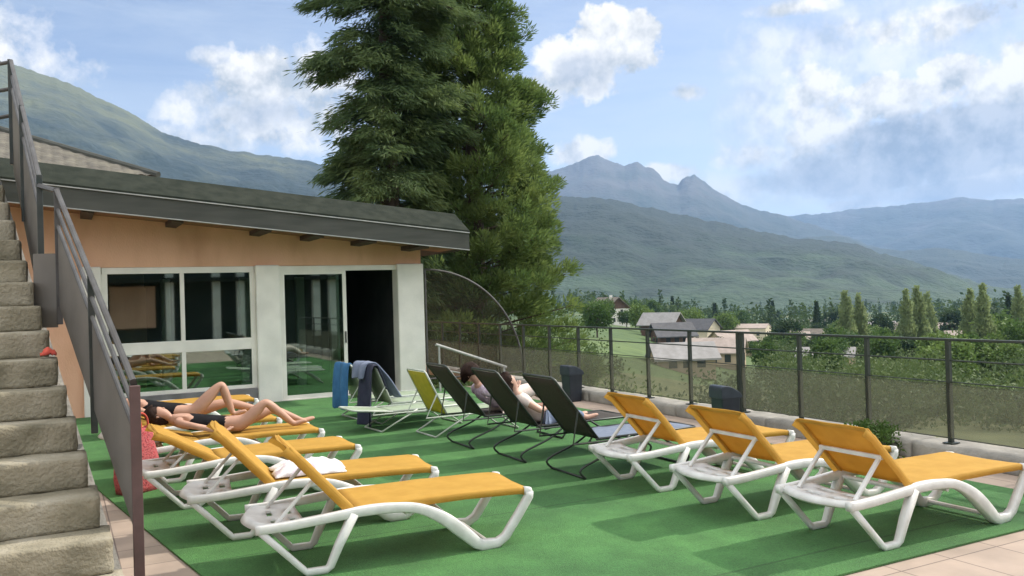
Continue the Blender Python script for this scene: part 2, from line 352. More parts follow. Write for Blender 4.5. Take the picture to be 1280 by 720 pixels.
def turf_material():
    m = bpy.data.materials.new('artificial_turf'); m.use_nodes = True; nt = m.node_tree; b = nt.nodes['Principled BSDF']
    t = nt.nodes.new('ShaderNodeTexCoord')
    def nz(s, d=6, st=None):
        n = nt.nodes.new('ShaderNodeTexNoise'); n.inputs['Scale'].default_value = s; n.inputs['Detail'].default_value = d
        if st:
            q = nt.nodes.new('ShaderNodeMapping'); q.inputs['Scale'].default_value = st; nt.links.new(t.outputs['Object'], q.inputs[0]); nt.links.new(q.outputs[0], n.inputs['Vector'])
        else: nt.links.new(t.outputs['Object'], n.inputs['Vector'])
        return n.outputs['Fac']
    r = nt.nodes.new('ShaderNodeValToRGB'); r.color_ramp.elements[0].position = .3; r.color_ramp.elements[1].position = .7
    r.color_ramp.elements[0].color = (.030, .135, .028, 1); r.color_ramp.elements[1].color = (.068, .225, .050, 1)
    nt.links.new(nz(.9, 8), r.inputs[0])
    r2 = nt.nodes.new('ShaderNodeValToRGB'); r2.color_ramp.elements[0].position = .3; r2.color_ramp.elements[1].position = .72
    r2.color_ramp.elements[0].color = (.62, .66, .62, 1); r2.color_ramp.elements[1].color = (1.25, 1.2, 1.2, 1); nt.links.new(nz(85, 3), r2.inputs[0])
    mx = nt.nodes.new('ShaderNodeMix'); mx.data_type = 'RGBA'; mx.blend_type = 'MULTIPLY'; mx.inputs[0].default_value = 1
    nt.links.new(r.outputs[0], mx.inputs[6]); nt.links.new(r2.outputs[0], mx.inputs[7])
    br = nt.nodes.new('ShaderNodeTexBrick'); br.offset = 0; br.inputs['Scale'].default_value = 1; br.inputs['Brick Width'].default_value = 50; br.inputs['Row Height'].default_value = 2.0
    br.inputs['Mortar Size'].default_value = .012; br.inputs['Color1'].default_value = (.93, .93, .93, 1); br.inputs['Color2'].default_value = (1.1, 1.07, 1.1, 1); br.inputs['Mortar'].default_value = (.55, .6, .55, 1)
    wv = nt.nodes.new('ShaderNodeVectorMath'); wv.operation = 'MULTIPLY_ADD'; wv.inputs[1].default_value = (0, .05, 0)
    nn = nt.nodes.new('ShaderNodeTexNoise'); nn.inputs['Scale'].default_value = .8; nt.links.new(t.outputs['Object'], nn.inputs['Vector']); nt.links.new(nn.outputs['Color'], wv.inputs[0]); nt.links.new(t.outputs['Object'], wv.inputs[2]); nt.links.new(wv.outputs[0], br.inputs['Vector'])
    m3 = nt.nodes.new('ShaderNodeMix'); m3.data_type = 'RGBA'; m3.blend_type = 'MULTIPLY'; m3.inputs[0].default_value = 1; nt.links.new(mx.outputs[2], m3.inputs[6]); nt.links.new(br.outputs['Color'], m3.inputs[7])
    r4 = nt.nodes.new('ShaderNodeValToRGB'); r4.color_ramp.elements[0].position = .38; r4.color_ramp.elements[1].position = .62; r4.color_ramp.elements[0].color = (.78, .82, .78, 1); r4.color_ramp.elements[1].color = (1.12, 1.1, 1.12, 1); nt.links.new(nz(3.2, 10), r4.inputs[0])
    m4 = nt.nodes.new('ShaderNodeMix'); m4.data_type = 'RGBA'; m4.blend_type = 'MULTIPLY'; m4.inputs[0].default_value = 1; nt.links.new(m3.outputs[2], m4.inputs[6]); nt.links.new(r4.outputs[0], m4.inputs[7]); nt.links.new(m4.outputs[2], b.inputs['Base Color'])
    b.inputs['Roughness'].default_value = .9; b.inputs['Sheen Weight'].default_value = .12; b.inputs['Sheen Tint'].default_value = (.6, .9, .5, 1)
    bp = nt.nodes.new('ShaderNodeBump'); bp.inputs['Strength'].default_value = .9; bp.inputs['Distance'].default_value = .02
    nt.links.new(nz(120, 4), bp.inputs['Height']); nt.links.new(bp.outputs[0], b.inputs['Normal'])
    return m
def net_material():
    m = bpy.data.materials.new('olive_netting'); m.use_nodes = True; nt = m.node_tree; b = nt.nodes['Principled BSDF']; out = nt.nodes['Material Output']
    b.inputs['Base Color'].default_value = (.095, .096, .072, 1); b.inputs['Roughness'].default_value = .9
    tr = nt.nodes.new('ShaderNodeBsdfTranslucent'); tr.inputs[0].default_value = (.108, .108, .08, 1)
    m1 = nt.nodes.new('ShaderNodeMixShader'); m1.inputs[0].default_value = .5
    nt.links.new(b.outputs[0], m1.inputs[1]); nt.links.new(tr.outputs[0], m1.inputs[2])
    tp = nt.nodes.new('ShaderNodeBsdfTransparent')
    n = nt.nodes.new('ShaderNodeTexNoise'); n.inputs['Scale'].default_value = 3; t = nt.nodes.new('ShaderNodeTexCoord'); nt.links.new(t.outputs['Object'], n.inputs['Vector'])
    mr = nt.nodes.new('ShaderNodeMapRange'); mr.inputs[1].default_value = .3; mr.inputs[2].default_value = .7; mr.inputs[3].default_value = .34; mr.inputs[4].default_value = .44
    nt.links.new(n.outputs['Fac'], mr.inputs[0])
    m2 = nt.nodes.new('ShaderNodeMixShader'); nt.links.new(mr.outputs[0], m2.inputs[0])
    nt.links.new(m1.outputs[0], m2.inputs[1]); nt.links.new(tp.outputs[0], m2.inputs[2]); nt.links.new(m2.outputs[0], out.inputs[0])
    return m
def glass_material():
    m = bpy.data.materials.new('window_glass'); m.use_nodes = True; nt = m.node_tree; out = nt.nodes['Material Output']; nt.nodes.remove(nt.nodes['Principled BSDF'])
    g = nt.nodes.new('ShaderNodeBsdfGlossy'); g.inputs['Roughness'].default_value = .02; g.inputs[0].default_value = (.80, .92, .86, 1)
    tp = nt.nodes.new('ShaderNodeBsdfTransparent'); tp.inputs[0].default_value = (.62, .72, .66, 1)
    fr = nt.nodes.new('ShaderNodeFresnel'); fr.inputs[0].default_value = 1.5
    ad = nt.nodes.new('ShaderNodeMath'); ad.operation = 'ADD'; ad.inputs[1].default_value = .20; ad.use_clamp = True; nt.links.new(fr.outputs[0], ad.inputs[0])
    mx = nt.nodes.new('ShaderNodeMixShader'); nt.links.new(ad.outputs[0], mx.inputs[0]); nt.links.new(tp.outputs[0], mx.inputs[1]); nt.links.new(g.outputs[0], mx.inputs[2])
    nt.links.new(mx.outputs[0], out.inputs[0]); return m
pavers, turf_m, net_m, glass_m = paver_material(), turf_material(), net_material(), glass_material()

# ------------------------------------------------------------------ setting: terrace
FV = 14.92                                       # pavilion front plane
FU = 7.5                                         # fence line
t = MB(); t.box(-9, 7.76, -13.2, FV + .02, -4.5, 0); tag(t.build('terrace', pavers), kind='structure')
tp_ = [(.756, 5.73), (.52, 7.36), (.22, 9.5), (-.14, 12.0), (-.5, FV - .05), (6.75, FV - .05), (6.78, 9), (6.8, 3.6), (1.06, 3.6)]
t = MB(); t.add([(x, y, .004) for x, y in tp_] + [(x, y, .016) for x, y in tp_], [tuple(range(9)), tuple(range(9, 18))] + [(i, (i + 1) % 9, (i + 1) % 9 + 9, i + 9) for i in range(9)])
tag(t.build('artificial_turf', turf_m), kind='structure')

# kerb under the fence
kb = MB(); y = -2.0; k = 0
while y < 19:
    ln = 1.9 + .25 * math.sin(k * 2.3)
    rough_block(kb, 7.33 + .006 * math.sin(k * 3), 7.755, y, y + ln - .008, -.02, .165 + .006 * math.sin(k * 5), 40 + k, amp=.014, rad=.028, nx=5, ny=22, nz=4); y += ln; k += 1
tag(kb.build('kerb', concrete, smooth=True), kind='structure')

# ------------------------------------------------------------------ terrain
AZC = TH
def sstep(a, b, x):
    t_ = min(max((x - a) / (b - a), 0), 1); return t_ * t_ * (3 - 2 * t_)
def terr(x, y):
    D = math.hypot(x, y); rel = math.degrees(math.atan2(x, y) - AZC)
    xs = [0, 14, 30, 60, 100, 200, 400, 1000, 2000, 4000, 30000]; zs = [-4, -4, -5, -7.5, -10, -15, -21, -33, -46, -55, -80]
    z = float(np.interp(D, xs, zs))
    k = 1 - .52 * sstep(16, 4, rel) * sstep(25, 120, D) if rel > -60 else 1
    if rel < 4: k = 1 - .52 * sstep(25, 120, D) - .5 * sstep(-5, -25, rel) * sstep(25, 120, D)
    z *= k
    if D > 20: z += (mnoise.noise(Vector((x * .012, y * .012, 0))) * 1.6 + mnoise.noise(Vector((x * .003, y * .003, 3))) * 3) * sstep(20, 400, D)
    return z
mb = MB(); P = []
rs = [0.01, 8, 14, 18, 22, 27, 33, 40, 48, 58, 70, 85, 100, 120, 145, 175, 210, 250, 300, 360, 430, 520, 620, 750, 900, 1100, 1350, 1650, 2000, 2500, 3200, 4200, 6000, 9000, 14000]
for r_ in rs:
    P.append([(r_ * math.sin(a), r_ * math.cos(a), terr(r_ * math.sin(a), r_ * math.cos(a))) for a in [R(-180 + 2 * i) for i in range(181)]])
mb.grid(P)
def meadow_material():
    m = bpy.data.materials.new('meadow'); m.use_nodes = True; nt = m.node_tree; b = nt.nodes['Principled BSDF']
    t = nt.nodes.new('ShaderNodeTexCoord')
    vo = nt.nodes.new('ShaderNodeTexVoronoi'); vo.inputs['Scale'].default_value = .011; nt.links.new(t.outputs['Object'], vo.inputs['Vector'])
    r = nt.nodes.new('ShaderNodeValToRGB'); r.color_ramp.interpolation = 'CONSTANT'
    cols = [(.07, .12, .028), (.095, .145, .038), (.135, .15, .052), (.055, .10, .025), (.085, .135, .034)]
    r.color_ramp.elements[0].color = (*cols[0], 1); r.color_ramp.elements[1].position = .25; r.color_ramp.elements[1].color = (*cols[1], 1)
    for p, c in ((.45, cols[2]), (.6, cols[3]), (.8, cols[4])):
        e = r.color_ramp.elements.new(p); e.color = (*c, 1)
    sx = nt.nodes.new('ShaderNodeSeparateColor'); nt.links.new(vo.outputs['Color'], sx.inputs[0]); nt.links.new(sx.outputs[0], r.inputs[0])
    n = nt.nodes.new('ShaderNodeTexNoise'); n.inputs['Scale'].default_value = .25; n.inputs['Detail'].default_value = 10; nt.links.new(t.outputs['Object'], n.inputs['Vector'])
    r2 = nt.nodes.new('ShaderNodeValToRGB'); r2.color_ramp.elements[0].position = .3; r2.color_ramp.elements[1].position = .7
    r2.color_ramp.elements[0].color = (.6, .65, .6, 1); r2.color_ramp.elements[1].color = (1.15, 1.1, 1.1, 1); nt.links.new(n.outputs['Fac'], r2.inputs[0])
    mx = nt.nodes.new('ShaderNodeMix'); mx.data_type = 'RGBA'; mx.blend_type = 'MULTIPLY'; mx.inputs[0].default_value = 1
    nt.links.new(r.outputs[0], mx.inputs[6]); nt.links.new(r2.outputs[0], mx.inputs[7]); nt.links.new(mx.outputs[2], b.inputs['Base Color'])
    b.inputs['Roughness'].default_value = .95; return m
tag(mb.build('terrain', meadow_material(), smooth=True), kind='structure')

def hill_material(name, low, mid, top, zlo, zhi, nscale):
    m = bpy.data.materials.new(name); m.use_nodes = True; nt = m.node_tree; b = nt.nodes['Principled BSDF']
    t = nt.nodes.new('ShaderNodeTexCoord'); s = nt.nodes.new('ShaderNodeSeparateXYZ'); nt.links.new(t.outputs['Object'], s.inputs[0])
    mr = nt.nodes.new('ShaderNodeMapRange'); mr.inputs[1].default_value = zlo; mr.inputs[2].default_value = zhi; nt.links.new(s.outputs[2], mr.inputs[0])
    n = nt.nodes.new('ShaderNodeTexNoise'); n.inputs['Scale'].default_value = nscale; n.inputs['Detail'].default_value = 10; n.inputs['Roughness'].default_value = .6; nt.links.new(t.outputs['Object'], n.inputs['Vector'])
    mu = nt.nodes.new('ShaderNodeMath'); mu.operation = 'MULTIPLY_ADD'; mu.inputs[1].default_value = 2.2; mu.inputs[2].default_value = -1.1; nt.links.new(n.outputs['Fac'], mu.inputs[0])
    ad = nt.nodes.new('ShaderNodeMath'); ad.operation = 'ADD'; nt.links.new(mr.outputs[0], ad.inputs[0]); nt.links.new(mu.outputs[0], ad.inputs[1])
    r = nt.nodes.new('ShaderNodeValToRGB'); r.color_ramp.elements[0].position = .15; r.color_ramp.elements[1].position = .85
    r.color_ramp.elements[0].color = (*low, 1); r.color_ramp.elements[1].color = (*top, 1); e = r.color_ramp.elements.new(.5); e.color = (*mid, 1)
    nt.links.new(ad.outputs[0], r.inputs[0]); nt.links.new(r.outputs[0], b.inputs['Base Color']); b.inputs['Roughness'].default_value = .95
    n2 = nt.nodes.new('ShaderNodeTexNoise'); n2.inputs['Scale'].default_value = nscale * 9; n2.inputs['Detail'].default_value = 6; nt.links.new(t.outputs['Object'], n2.inputs['Vector'])
    bp = nt.nodes.new('ShaderNodeBump'); bp.inputs['Strength'].default_value = .8; bp.inputs['Distance'].default_value = 14
    nt.links.new(n2.outputs['Fac'], bp.inputs['Height']); nt.links.new(bp.outputs[0], b.inputs['Normal'])
    return m
def ridge(name, prof, D, front, back, zb, m, seed, amp, nA=260, nF=70, nB=10, power=1.15, crag=0.0):
    xs = [p[0] for p in prof]; 
    mb = MB(); P = []
    pxs = np.linspace(xs[0], xs[-1], nA); pys = np.interp(pxs, xs, [p[1] for p in prof])
    kw = np.hanning(41); kw /= kw.sum(); soft = np.convolve(np.pad(pys, 20, mode='edge'), kw, mode='valid')
    rows = [(j / nF) for j in range(nF + 1)] + [1 + (j + 1) / nB for j in range(nB)]
    for tt in rows:
        row = []
        for px, py, ps_ in zip(pxs, pys, soft):
            wt = min(tt, 1) ** 5 if tt <= 1 else max(0, 2 - tt) ** 3
            a, e = azel(px, ps_ + (py - ps_) * wt)
            if tt <= 1:
                dd = D - front * (1 - tt); ddw = dd
            else:
                dd = D + back * (tt - 1); ddw = dd
            x, y = dd * math.sin(a), dd * math.cos(a)
            top = CAMH + D * math.tan(e)
            top += (crag * mnoise.noise(Vector((px * .09, seed, tt * 6))) + crag * .5 * mnoise.noise(Vector((px * .23, seed, 5 + tt * 12)))) * min(tt, 1) ** 2
            w = (tt ** power) if tt <= 1 else max(0, 1 - (tt - 1)) ** .9
            z = zb + (top - zb) * w
            env = math.sin(math.pi * min(tt, 1)) if tt <= 1 else 0
            q = Vector((x / D * 9, y / D * 9, seed))
            z += env * amp * (mnoise.fractal(q * 1.2, 1.0, 2.0, 5) + .5 * abs(mnoise.noise(q * 3.0)))
            row.append((x, y, z))
        P.append(row)
    mb.grid(P)
    return tag(mb.build(name, m, smooth=True), kind='structure')
ridge('mountain', [(560, 225), (640, 222), (690, 214), (712, 206), (728, 200), (738, 195), (748, 194), (757, 199), (768, 203), (780, 207), (786, 204), (796, 203), (806, 207), (815, 210), (822, 216), (830, 226), (838, 229), (848, 231), (853, 224), (860, 219), (867, 218), (875, 223), (890, 235), (905, 244), (920, 252), (940, 260), (960, 265), (985, 271), (1020, 282), (1060, 296), (1130, 320), (1220, 350)],
      6000, 2600, 2500, -60, hill_material('mountain_rock', (.025, .04, .028), (.05, .06, .05), (.085, .085, .08), 200, 900, .004), 3.1, 55, crag=14)
ridge('far_range', [(900, 300), (975, 271), (1010, 268), (1027, 267), (1050, 264), (1069, 261), (1110, 258), (1149, 254), (1175, 251), (1196, 246), (1240, 250), (1280, 248), (1340, 240), (1420, 236), (1520, 250)],
      8500, 2500, 2500, -60, hill_material('range_rock', (.03, .045, .03), (.05, .06, .05), (.09, .09, .085), 200, 1000, .003), 8.2, 90, crag=12)
ridge('near_range', [(930, 320), (1008, 297), (1030, 294), (1055, 296), (1088, 309), (1130, 314), (1168, 309), (1200, 313), (1240, 320), (1280, 324), (1350, 330), (1450, 338)],
      5000, 1500, 1500, -60, hill_material('range_forest', (.02, .035, .02), (.03, .045, .025), (.04, .055, .03), 0, 320, .006), 5.7, 40, crag=5)
ridge('hill', [(520, 236), (600, 240), (660, 243), (710, 246), (746, 247), (774, 251), (805, 258), (835, 265), (865, 271), (891, 277), (920, 283), (942, 287), (970, 293), (999, 298), (1020, 300), (1036, 301), (1069, 305), (1102, 317), (1149, 329), (1196, 345), (1233, 357), (1290, 368)],
      2600, 1500, 900, -48, hill_material('hill_forest', (.042, .074, .036), (.018, .036, .020), (.017, .030, .020), -60, 170, .009), 1.3, 26, crag=6, power=1.0)
ridge('green_mountain', [(-420, -20), (-300, 10), (-120, 52), (0, 76), (28, 84), (60, 95), (94, 107), (127, 124), (160, 138), (189, 157), (203, 166), (240, 178), (300, 190), (360, 197), (400, 205), (470, 216), (560, 232), (640, 262)],
      2700, 1700, 1000, -40, hill_material('alpine_meadow', (.013, .028, .026), (.05, .064, .045), (.095, .107, .055), 230, 700, .005), 6.4, 45, crag=5, power=1.1)

# ------------------------------------------------------------------ haze
hz = MB(); hz.box(-9500, 11500, -3000, 11500, -84, 1060)
hm = bpy.data.materials.new('air'); hm.use_nodes = True; nt = hm.node_tree; nt.nodes.remove(nt.nodes['Principled BSDF'])
pv = nt.nodes.new('ShaderNodeVolumePrincipled'); pv.inputs['Color'].default_value = (.36, .60, 1.0, 1); pv.inputs['Density'].default_value = .9e-4; pv.inputs['Anisotropy'].default_value = .1; pv.inputs['Density Attribute'].default_value = ''; pv.inputs['Temperature Attribute'].default_value = ''; hm.cycles.homogeneous_volume = True
nt.links.new(pv.outputs[0], nt.nodes['Material Output'].inputs['Volume'])
hzo = hz.build('haze', hm); tag(hzo, kind='stuff')

# ------------------------------------------------------------------ pavilion
pav = tag(empty('pavilion', (0, FV, 0)), 'orange pavilion with white pillars, glass sliding door and low grey roof', 'pavilion')
zb_ = lambda u: 3.165 - .097 * u                 # underside of the fascia
W_U0, W_U1, D_U0, D_U1, E_U = .65, 2.95, 3.37, 5.46, 6.0
HEAD = 2.29
def slopewall(mb, u0, u1, z0, y0, y1, inset=.0):
    mb.hexa([(u0, y0, z0), (u1, y0, z0), (u1, y1, z0), (u0, y1, z0), (u0, y0, zb_(u0) + .1), (u1, y0, zb_(u1) + .1), (u1, y1, zb_(u1) + .1), (u0, y1, zb_(u0) + .1)])
w = MB(); slopewall(w, -3.4, E_U - .02, HEAD + .034, 0.02, .25); w.box(-3.4, .34, .021, .251, 0, HEAD + .036)
w.hexa([(E_U - .25, .251, 0), (E_U - .02, .251, 0), (E_U - .02, 8, 0), (E_U - .25, 8, 0), (E_U - .25, .251, zb_(E_U) + .1), (E_U - .02, .251, zb_(E_U) + .1), (E_U - .02, 8, zb_(E_U) + .1), (E_U - .25, 8, zb_(E_U) + .1)])
w.box(-3.4, E_U - .03, 8.001, 8.25, -4, 3); w.box(-3.4, E_U - .02, .03, 8, -4.4, -.003)
w.build('wall', orange_render, pav)
for a, b in ((.34, W_U0 - .03), (W_U1 + .02, D_U0), (D_U1 + .03, E_U)):
    p = MB(); p.box(a, b, -.06, .24, 0, HEAD + .045); p.build('pillar', white_paint, pav, bevel=.02)
# window
fr = MB()
for a, b, z0, z1 in ((W_U0 - .03, W_U0 + .06, .27, HEAD - .07), (W_U1 - .06, W_U1 + .02, .27, HEAD - .07), (1.78, 1.845, .33, .93), (1.78, 1.845, 1.12, HEAD - .07)):
    fr.box(a, b, .03, .12, z0, z1)
fr.box(W_U0 - .02, W_U1 + .01, .028, .122, HEAD - .07, HEAD + .032); fr.box(W_U0 + .06, W_U1 - .06, .025, .125, .93, 1.12); fr.box(W_U0 + .06, W_U1 - .06, .03, .12, .27, .33)
wf = fr.build('window_frame', white_paint, pav, bevel=.006)
g = MB()
for a, b in ((W_U0 + .055, 1.785), (1.84, W_U1 - .055)):
    for z0, z1 in ((.325, .935), (1.115, HEAD - .065)):
        g.box(a, b, .07, .078, z0, z1)
g.build('pane', glass_m, wf)
pl = MB(); pl.box(W_U0 - .03, W_U1 + .02, -.03, .2, 0, .268); pl.build('plinth', plinth_m, pav, bevel=.01)
# door
fr = MB(); fr.box(D_U0 + .002, D_U1 + .03, .03, .13, HEAD - .06, HEAD + .03); fr.box(D_U0 + .002, D_U0 + .06, .03, .13, .03, HEAD - .06); fr.box(D_U0 + .002, D_U1 + .03, .0, .16, 0, .03)
df = fr.build('door_frame', white_paint, pav, bevel=.006)
fr = MB()
for a, b in ((D_U0 + .062, D_U0 + .10), (4.49, 4.555)): fr.box(a, b, .04, .075, .03, HEAD - .062)
fr.box(D_U0 + .10, 4.49, .04, .075, .03, .09); fr.box(D_U0 + .10, 4.49, .04, .075, HEAD - .12, HEAD - .062)
sdp = fr.build('sliding_door', white_paint, pav, bevel=.005)
g = MB(); g.box(D_U0 + .095, 4.495, .053, .06, .085, HEAD - .115); g.build('pane', glass_m, sdp)
fr = MB(); fr.box(4.39, 4.435, .085, .12, .03, HEAD - .062); fr.build('door_stile', white_paint, df)
h = MB(); h.box(4.51, 4.53, .0, .04, .95, 1.15); h.build('handle', rail_metal, sdp)
# interior
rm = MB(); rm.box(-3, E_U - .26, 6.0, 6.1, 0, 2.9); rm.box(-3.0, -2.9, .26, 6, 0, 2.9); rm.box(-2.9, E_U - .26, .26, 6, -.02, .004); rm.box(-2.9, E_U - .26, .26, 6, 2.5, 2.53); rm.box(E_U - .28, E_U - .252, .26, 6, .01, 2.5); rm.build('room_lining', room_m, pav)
iw = MB(); iw.box(.2, 1.55, 3.4, 3.5, .95, 2.05); iw.build('inner_wall', orange_render, pav)
for u in (1.75, 3.2, 4.3, 5.0):
    ic = MB(); ic.box(u, u + .16, 2.6, 2.76, .0, 2.2); ic.build('inner_column', white_paint, pav)
# roof: fascia, sloping felt edge, flat sheet, soffit, purlin ends
U0, U1 = -3.6, 6.5; Y0, Y1, Y2 = -1.02, -.42, 5.2
def strip(mb, ya, za, yb, zb, th=.02):
    mb.hexa([(U0, ya, zb_(U0) + za), (U1, ya, zb_(U1) + za), (U1, yb, zb_(U1) + zb), (U0, yb, zb_(U0) + zb),
             (U0, ya, zb_(U0) + za + th), (U1, ya, zb_(U1) + za + th), (U1, yb, zb_(U1) + zb + th), (U0, yb, zb_(U0) + zb + th)])
f = MB(); strip(f, Y0, 0, Y0 + .035, 0, .285); fo = f.build('fascia', fascia_m, pav)
f = MB(); strip(f, Y0 - .012, -.016, Y0 + .05, -.016, .014); strip(f, Y0 - .03, .287, Y0 + .06, .287, .016); f.build('drip_edge', trim_m, pav)
f = MB(); strip(f, Y0 - .02, .305, Y1, .66, .03); strip(f, Y1 + .001, .655, Y2, .72, .03); f.build('roof', roof_felt, pav)
f = MB(); strip(f, Y0 + .051, .03, .3, .03, .02); f.build('soffit', soffit_m, pav)
f = MB()
f.hexa([(U1 - .03, Y0 + .036, zb_(U1) - .0), (U1, Y0 + .036, zb_(U1)), (U1, 5.2, zb_(U1)), (U1 - .03, 5.2, zb_(U1)), (U1 - .03, Y0 + .036, zb_(U1) + .28), (U1, Y0 + .036, zb_(U1) + .28), (U1, 5.2, zb_(U1) + .64), (U1 - .03, 5.2, zb_(U1) + .64)])
f.build('gable_board', fascia_m, pav)
for u in (-.9, .35, 1.58, 2.9, 3.75, 4.65, 5.6):
    b = MB(); b.hexa([(u, -.95, zb_(u) - .03), (u + .16, -.95, zb_(u + .16) - .045), (u + .16, .02, zb_(u + .16) - .045), (u, .02, zb_(u) - .045), (u, -.95, zb_(u) + .028), (u + .16, -.95, zb_(u + .16) + .028), (u + .16, .02, zb_(u + .16) + .028), (u, .02, zb_(u) + .028)])
    b.build('purlin', wood_dark, pav)

# tiled hip roof behind
tb = tag(empty('tiled_house', (0, 19, 0)), 'house with a hipped grey tile roof rising behind the pavilion', 'house')
w = MB(); w.box(-8.5, 1.6, .3, 6, -4, 4.3); w.build('wall', orange_render, tb)
th = MB(); C_ = (1.87, 0, 4.36); pitch = 1.0 / 2.27
nw = 200
def tile_row(k, n=70):
    return
face = []
for i in range(31):
    s_ = i / 30 * 3.4; row = []
    for j in range(401):
        u = -9 + (C_[0] - s_ + 9) * j / 400
        bump_ = .028 * abs(math.sin(u * math.pi / .21)) + .03 * ((s_ / .34) % 1)
        row.append((u, s_, C_[2] + s_ * pitch + bump_ * (1 if j < 400 else 0)))
    face.append(row)
th.grid(face)
side = []
for i in range(11):
    s_ = i / 10 * 3.4
    side.append([(C_[0] - s_, s_ + (6.8 - 2 * s_) * j / 10, C_[2] + s_ * pitch) for j in range(11)])
th.grid(side)
tile_m = mat('grey_tiles', (.17, .155, .12), (.10, .09, .075), 3.5, .85, .3, 30)
tr_ = th.build('roof', tile_m, tb)
hp = MB(); hp.sweep([(C_[0] + .03, -.03, C_[2] + .02), (C_[0] - 3.4, 3.4, C_[2] + 3.4 * pitch + .05)], .07, 8); hp.build('hip_tiles', fascia_m, tr_)

# quarter-circle screen between the pavilion corner and the fence
qs = tag(empty('quarter_screen', (6.03, FV - .05, 0)), 'dark quarter circle netting screen on the pavilion corner', 'screen')
arc = [(2.0 * math.sin(a), 0, .2 + 2.02 * math.cos(a)) for a in [R(90 * i / 24) for i in range(25)]]
q = MB(); q.sweep(arc, .022, 8); q.sweep([(0, 0, .05), (0, 0, 2.22)], .02, 8); q.sweep([(0, 0, .2), (2.0, 0, .2)], .018, 8); q.build('hoop', rail_metal, qs)
q = MB(); q.add([(0, .006, .2)] + [(a[0], .006, a[2]) for a in arc], [(0, i + 1, i + 2) for i in range(24)])
dnet = net_m.copy(); dnet.name = 'dark_netting'
dnet.node_tree.nodes['Principled BSDF'].inputs['Base Color'].default_value = (.035, .035, .025, 1)
for n_ in dnet.node_tree.nodes:
    if n_.type == 'BSDF_TRANSLUCENT': n_.inputs[0].default_value = (.05, .05, .03, 1)
for n_ in dnet.node_tree.nodes:
    if n_.type == 'MAP_RANGE': n_.inputs[3].default_value = .5; n_.inputs[4].default_value = .6
q.build('netting', dnet, qs)
hr = tag(empty('ramp_handrail', (6.05, 14.35, 0)), 'pale handrail sloping down in front of the quarter circle screen', 'handrail')
q = MB(); q.sweep([(-.06, 0, .86), (.9, 0, .52), (1.35, 0, .36)], .025, 8); q.build('rail', trim_m, hr)
for x_, z_ in ((.0, .84), (1.3, .375)):
    q = MB(); q.sweep([(x_, 0, 0), (x_, 0, z_)], .02, 8); q.build('post', trim_m, hr)
q = MB(); q.sweep([(-.03, 0, .42), (1.32, 0, .1)], .015, 8); q.build('lower_rail', trim_m, hr)

# ------------------------------------------------------------------ fence
def fence(label, vs, extra=()):
    root = tag(empty('railing', (FU, vs[0], .165)), label, 'railing', 'railing sections along the terrace edge')
    L_ = vs[-1] - vs[0]
    t = MB(); t.box(-.022, .022, -.03, L_ + .03, .975, 1.0); t.build('top_rail', fence_m, root, bevel=.005)
    t = MB(); t.sweep([(0, 0, .79), (0, L_, .79)], .008, 6); t.sweep([(0, 0, .585), (0, L_, .585)], .006, 6); t.sweep([(0, 0, .05), (0, L_, .05)], .006, 6); t.build('wire_rail', fence_m, root)
    for v in vs:
        t = MB(); y_ = v - vs[0]; t.box(-.02, .02, y_ - .02, y_ + .02, .012, .974); t.box(-.06, .06, y_ - .05, y_ + .05, 0, .011); t.build('post', fence_m, root)
    P = []
    n = int(L_ / .06)
    for i in range(n + 1):
        y_ = L_ * i / n; sag = .012 * abs(math.sin(y_ * math.pi / .934))
        P.append([(-.028 + .006 * math.sin(y_ * 9 + z_ * 14), y_, .055 + (.525 - sag) * z_) for z_ in (0, .25, .5, .75, 1)])
    t = MB(); t.grid(P); t.build('netting', net_m, root, smooth=True)
VP = 8.19
fence('dark steel railing with olive netting beside the orange loungers, nearer section', [VP - .03 - .934 * k for k in range(10)][::-1])
fence('dark steel railing with olive netting beside the bins and tall conifers, farther section', [VP + .04 + .934 * k for k in range(12)])

# ------------------------------------------------------------------ stone stairs
stair = tag(empty('stone_staircase', (.271, 4.81, 0)), 'steep weathered stone staircase with worn steps along the terrace side', 'staircase')
for n in range(-1, 24):
    z1 = .365 + .17 * (n - 1); u1 = -.046 * (n - 1); v0 = .269 * (n - 2); v1 = v0 + .269 + .075
    if z1 < .03: continue
    b = MB(); rough_block(b, u1 - 1.75, u1, v0, v1, z1 - .171, z1, n, amp=.006, rad=.010, nx=44, ny=10, nz=8)
    b.build('step', stone, stair, smooth=True)
sw = MB()
k0, k1 = -1, 24
def sp(n): return (-.046 * (n - 1) + .055, .269 * (n - 1), .365 + .17 * (n - 1))
for n in range(-1, 24):
    a, b = sp(n), sp(n + 1); za, zb2 = max(.01, a[2] - .26), max(.02, b[2] - .26)
    sw.hexa([(a[0] - 1.7, a[1], -.02), (a[0], a[1], -.02), (b[0], b[1], -.02), (b[0] - 1.7, b[1], -.02), (a[0] - 1.7, a[1], za), (a[0], a[1], za), (b[0], b[1], zb2), (b[0] - 1.7, b[1], zb2)])
sw.build('stringer', concrete, stair)
rl = MB()
rl.box(-4.0, -1.08, 6.27, 9.0, 3.75, 4.1); rl.build('landing', concrete, stair)

